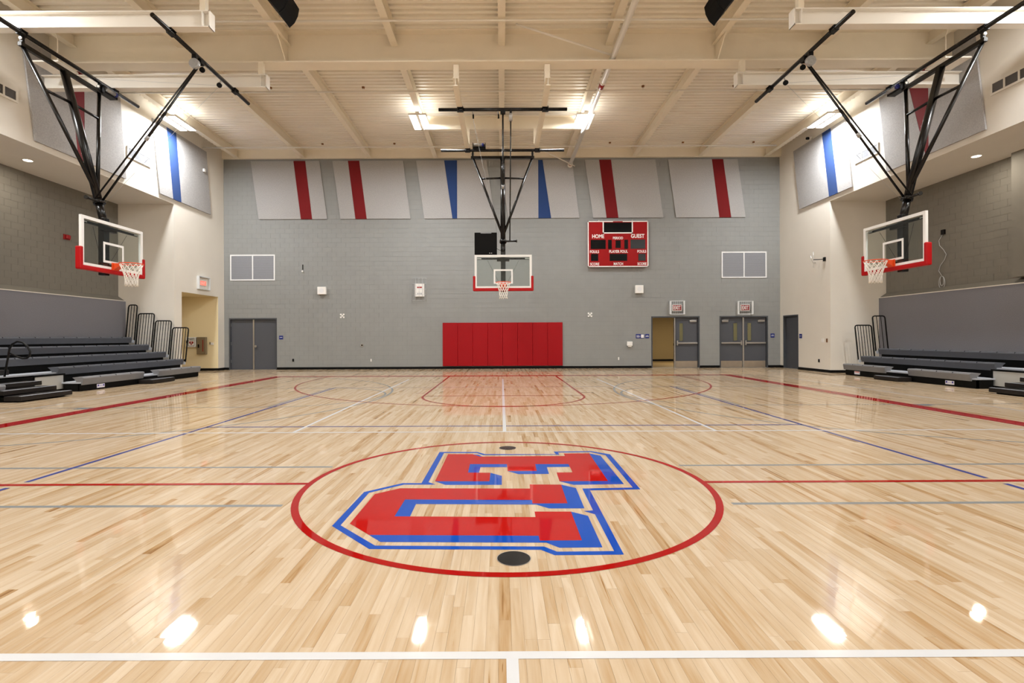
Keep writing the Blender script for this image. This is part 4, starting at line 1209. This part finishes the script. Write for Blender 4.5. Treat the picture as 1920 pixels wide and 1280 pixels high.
MB().box(-12.2, -12.17, YC - .03, YC - .001, 1.09, 1.19).build('switch', 'cabinet_steel', t)
MB().box(-12.15, -12.03, YC - .03, YC - .001, 1.07, 1.17).build('thermostat_case', 'plastic_white', t, bevel=.005)
put(MB().box(-13.28, -13.21, YC - .02, YC - .001, .36, .48).build('power_outlet', 'rubber_black', bevel=.004), 'black power outlet low in the left corridor', 'outlet', 'power outlets')

# ------------------------------------------------------------------ ceiling loudspeakers
for s, sd in ((-1, 'left'), (1, 'right')):
    t = thing('ceiling_loudspeaker', f'black loudspeaker hanging from the ceiling {sd} of centre', 'speaker', (s * 4.9, 10.9, 8.2), group='ceiling loudspeakers')
    pr = [(5.36, 9.02), (5.16, 8.79), (4.69, 8.2), (4.585, 8.3), (4.51, 8.45), (4.48, 8.6), (4.59, 8.79), (4.8, 9.06)]
    MB().prism([(s * a, b) for a, b in pr], 1, 10.65, 11.2).build('speaker_case', 'matte_black', t, bevel=.006)
    MB().prism([(s * a, b) for a, b in ((4.68, 8.19), (4.575, 8.29), (4.5, 8.45), (4.47, 8.6), (4.485, 8.6), (4.515, 8.45), (4.59, 8.3), (4.69, 8.2))], 1, 10.67, 11.18).build('grille', 'matte_black', t)
    MB().bar((s * 5.6, 11.05, 8.94), (s * 5.1, 11.05, 8.85), .04, .04).build('yoke_bar', 'satin_black', t)
    MB().box(s * 5.5, s * 5.7, 10.96, 11.14, 8.9, 8.96).build('beam_clamp', 'cream_steel', t)

# ------------------------------------------------------------------ bleachers
def bleacher(s, sd, XF, Z1, nrow, yfar, seg1, seg2, aisle, near, step_mid, rails):
    """s: side sign; XF: |x| of the front row face; rows step back 0.61 m and up 0.26 m."""
    t = thing('bleachers', f'grey telescopic bleachers with {nrow} rows in the {sd} recess', 'bleachers', (s * (XF + 1), 12, 0), group='bleacher banks')
    D, R = .61, .26
    def X(a): return s * a
    for i in range(nrow):
        f = XF + i * D; z = Z1 + i * R
        segs = seg1 if i == 0 else seg2 if i == 1 else [(near, yfar)]
        back = min(f + D, 13.56)
        # foot deck with its pale nosing, and the dark riser behind
        dsegs = [(aisle[1], yfar), (near, aisle[0])] if i == 0 else [(near, yfar)]
        for a, b in dsegs:
            d = MB().box(X(f + .06), X(back), a, b - .02, z - .16, z - .125).build('foot_deck', 'deck_grey', t)
            MB().box(X(f + .1), X(f + .14), a, b - .03, (z - .16 - R) if i else 0.0, z - .16).build('riser', 'riser_black', t)
        prof = [(f + .035, z - .2), (f, z - .035), (f + .012, z - .008), (f + .04, z), (f + .27, z), (f + .285, z - .012), (f + .235, z - .05), (f + .19, z - .105), (f + .17, z - .2)]
        for a, b in segs:
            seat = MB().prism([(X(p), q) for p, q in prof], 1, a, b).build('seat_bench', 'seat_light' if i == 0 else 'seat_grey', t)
            # moulded seat modules show as fine joints
            n = max(1, int((b - a) / .457))
            for k in range(1, n):
                y = a + (b - a) * k / n
                MB().box(X(f - .0015), X(f + .3), y - .003, y + .003, z - .03, z + .0015).build('seat_joint', 'riser_black', seat)
    # base under the front row
    for a, b in [(aisle[1], yfar), (near, aisle[0])]:
        MB().box(X(XF + .06), X(XF + .12), a, b - .05, .01, Z1 - .17).build('front_skirt', 'riser_black', t)
        MB().box(X(XF + .07), X(XF + .5), a - .0, a + .03, .0, Z1 - .16).build('end_plate', 'riser_black', t)
    # steps in the aisle
    a0, a1 = aisle
    for k, (fx, zt) in enumerate(((XF - .55, .13), (XF - .18, .245), (XF + .17, .36))):
        st = MB().box(X(fx), X(fx + .38), a0 - .2, a1 - .96, max(0, zt - .1), zt).build('aisle_step', 'step_black', t, bevel=.012)
        MB().box(X(fx + .015), X(fx + .07), a0 - .19, a1 - .97, zt, zt + .003).build('step_nosing', 'deck_grey', st)
    MB().box(X(XF - .4), X(XF + .55), a0 - .15, a1 - 1.0, 0, .1).build('step_base', 'riser_black', t)
    MB().box(X(XF + .95), X(XF + 1.2), a0 - .2, a1 - .96, Z1 + R - .12, Z1 + R).build('aisle_step', 'step_black', t, bevel=.01)
    # pale closure panel beside the aisle, in a black frame
    xp = XF + .55
    MB().box(X(xp), X(xp + .02), a1 - .72, a1 + .06, .07, Z1 + .06).build('closure_panel', 'panel_grey', t)
    fr = MB().box(X(xp - .01), X(xp + .03), a1 + .06, a1 + .11, 0, Z1 + .1).build('panel_post', 'riser_black', t)
    MB().box(X(xp - .01), X(xp + .03), a1 - .76, a1 + .06, Z1 + .06, Z1 + .1).build('panel_rail', 'riser_black', t)
    MB().box(X(xp + .03), X(xp + .06), a0 - .2, a1 + .05, 0.0, Z1 + .06).build('aisle_riser', 'riser_black', t)
    # step at the gap in the front row
    y0, y1 = step_mid
    st = MB().box(X(XF - .37), X(XF + .04), y0, y1, .012, .125).build('front_step', 'step_black', t, bevel=.012)
    MB().box(X(XF - .35), X(XF - .29), y0 + .02, y1 - .02, .125, .128).build('step_nosing', 'deck_grey', st)
    # maker's plate on the skirt
    yp = seg1[1][0] + .5
    pl = MB().box(X(XF + .05), X(XF + .06), yp, yp + .26, .04, .14).build('maker_plate', 'label_white', t)
    MB().box(X(XF + .047), X(XF + .05), yp + .02, yp + .06, .08, .125).build('plate_mark', 'label_blue', pl)
    MB().box(X(XF + .047), X(XF + .05), yp + .2, yp + .24, .08, .125).build('plate_mark', 'label_blue', pl)
    MB().box(X(XF + .047), X(XF + .05), yp + .08, yp + .18, .09, .097).build('plate_mark', 'label_blue', pl)
    # end guard rails
    for k, (xo, xi, zb, zt) in enumerate(rails):
        yy = yfar + .1; lean = .12
        g = MB(); r = .022; c = .07
        P = lambda x, z: (X(x - lean * (z - zb) / (zt - zb)), yy, z)
        g.tube([P(xi, zb), P(xi, zt - c), P(xi - c * .3, zt - c * .3), P(xi - c, zt), P(xo + c, zt), P(xo + c * .3, zt - c * .3), P(xo, zt - c), P(xo, zb)], r, 8)
        rail = g.build('guard_rail', 'satin_black', t)
        nb = 6 if xi - xo > .45 else 3
        for j in range(1, nb):
            x = xo + (xi - xo) * j / nb
            MB().cyl(P(x, zb), P(x, zt), .011, 8).build('rail_bar', 'satin_black', rail)
        MB().box(X(xo - .01), X(xo + .03), yy - .08, yy - .02, zb - .08, zb + .02).build('rail_socket', 'deck_grey', rail)
    return t
tL = bleacher(-1, 'left', 10.75, .36, 5, 18.05, [(15.86, 18.05), (12.98, 15.2), (4.0, 10.95)], [(12.96, 18.05), (4.0, 10.9)], (10.92, 12.96), 4.0, (15.0, 16.05),
              [(11.36, 11.93, .5, 1.73), (11.97, 12.54, .76, 1.98), (12.58, 13.15, 1.02, 2.24), (13.19, 13.5, 1.28, 2.55)])
tR = bleacher(1, 'right', 11.75, .38, 3, 17.5, [(15.6, 17.5), (12.76, 14.72), (4.0, 10.6)], [(12.75, 17.5), (4.0, 10.6)], (10.6, 12.66), 4.0, (14.6, 15.55),
              [(12.36, 12.93, .5, 1.70), (12.97, 13.4, .8, 2.02)])
pl = MB().box(11.798, 11.81, 16.75, 17.0, .05, .15).build('warning_label', 'label_white', tR)
MB().box(11.796, 11.798, 16.77, 16.98, .12, .14).build('label_stripe', 'rim_orange', pl)
# aisle hand rail of the left bleachers
Y = 11.6
MB().tube([(-11.42, Y, .49), (-11.36, Y, .8), (-11.3, Y, 1.12), (-11.24, Y, 1.23), (-11.12, Y, 1.29), (-11.0, Y, 1.27), (-10.89, Y, 1.18), (-10.83, Y, 1.06), (-10.84, Y, .96), (-10.9, Y, .91), (-11.0, Y, .9), (-11.12, Y, .94), (-11.29, Y, 1.02)],
          .021, 10).build('hand_rail', 'satin_black', tL)
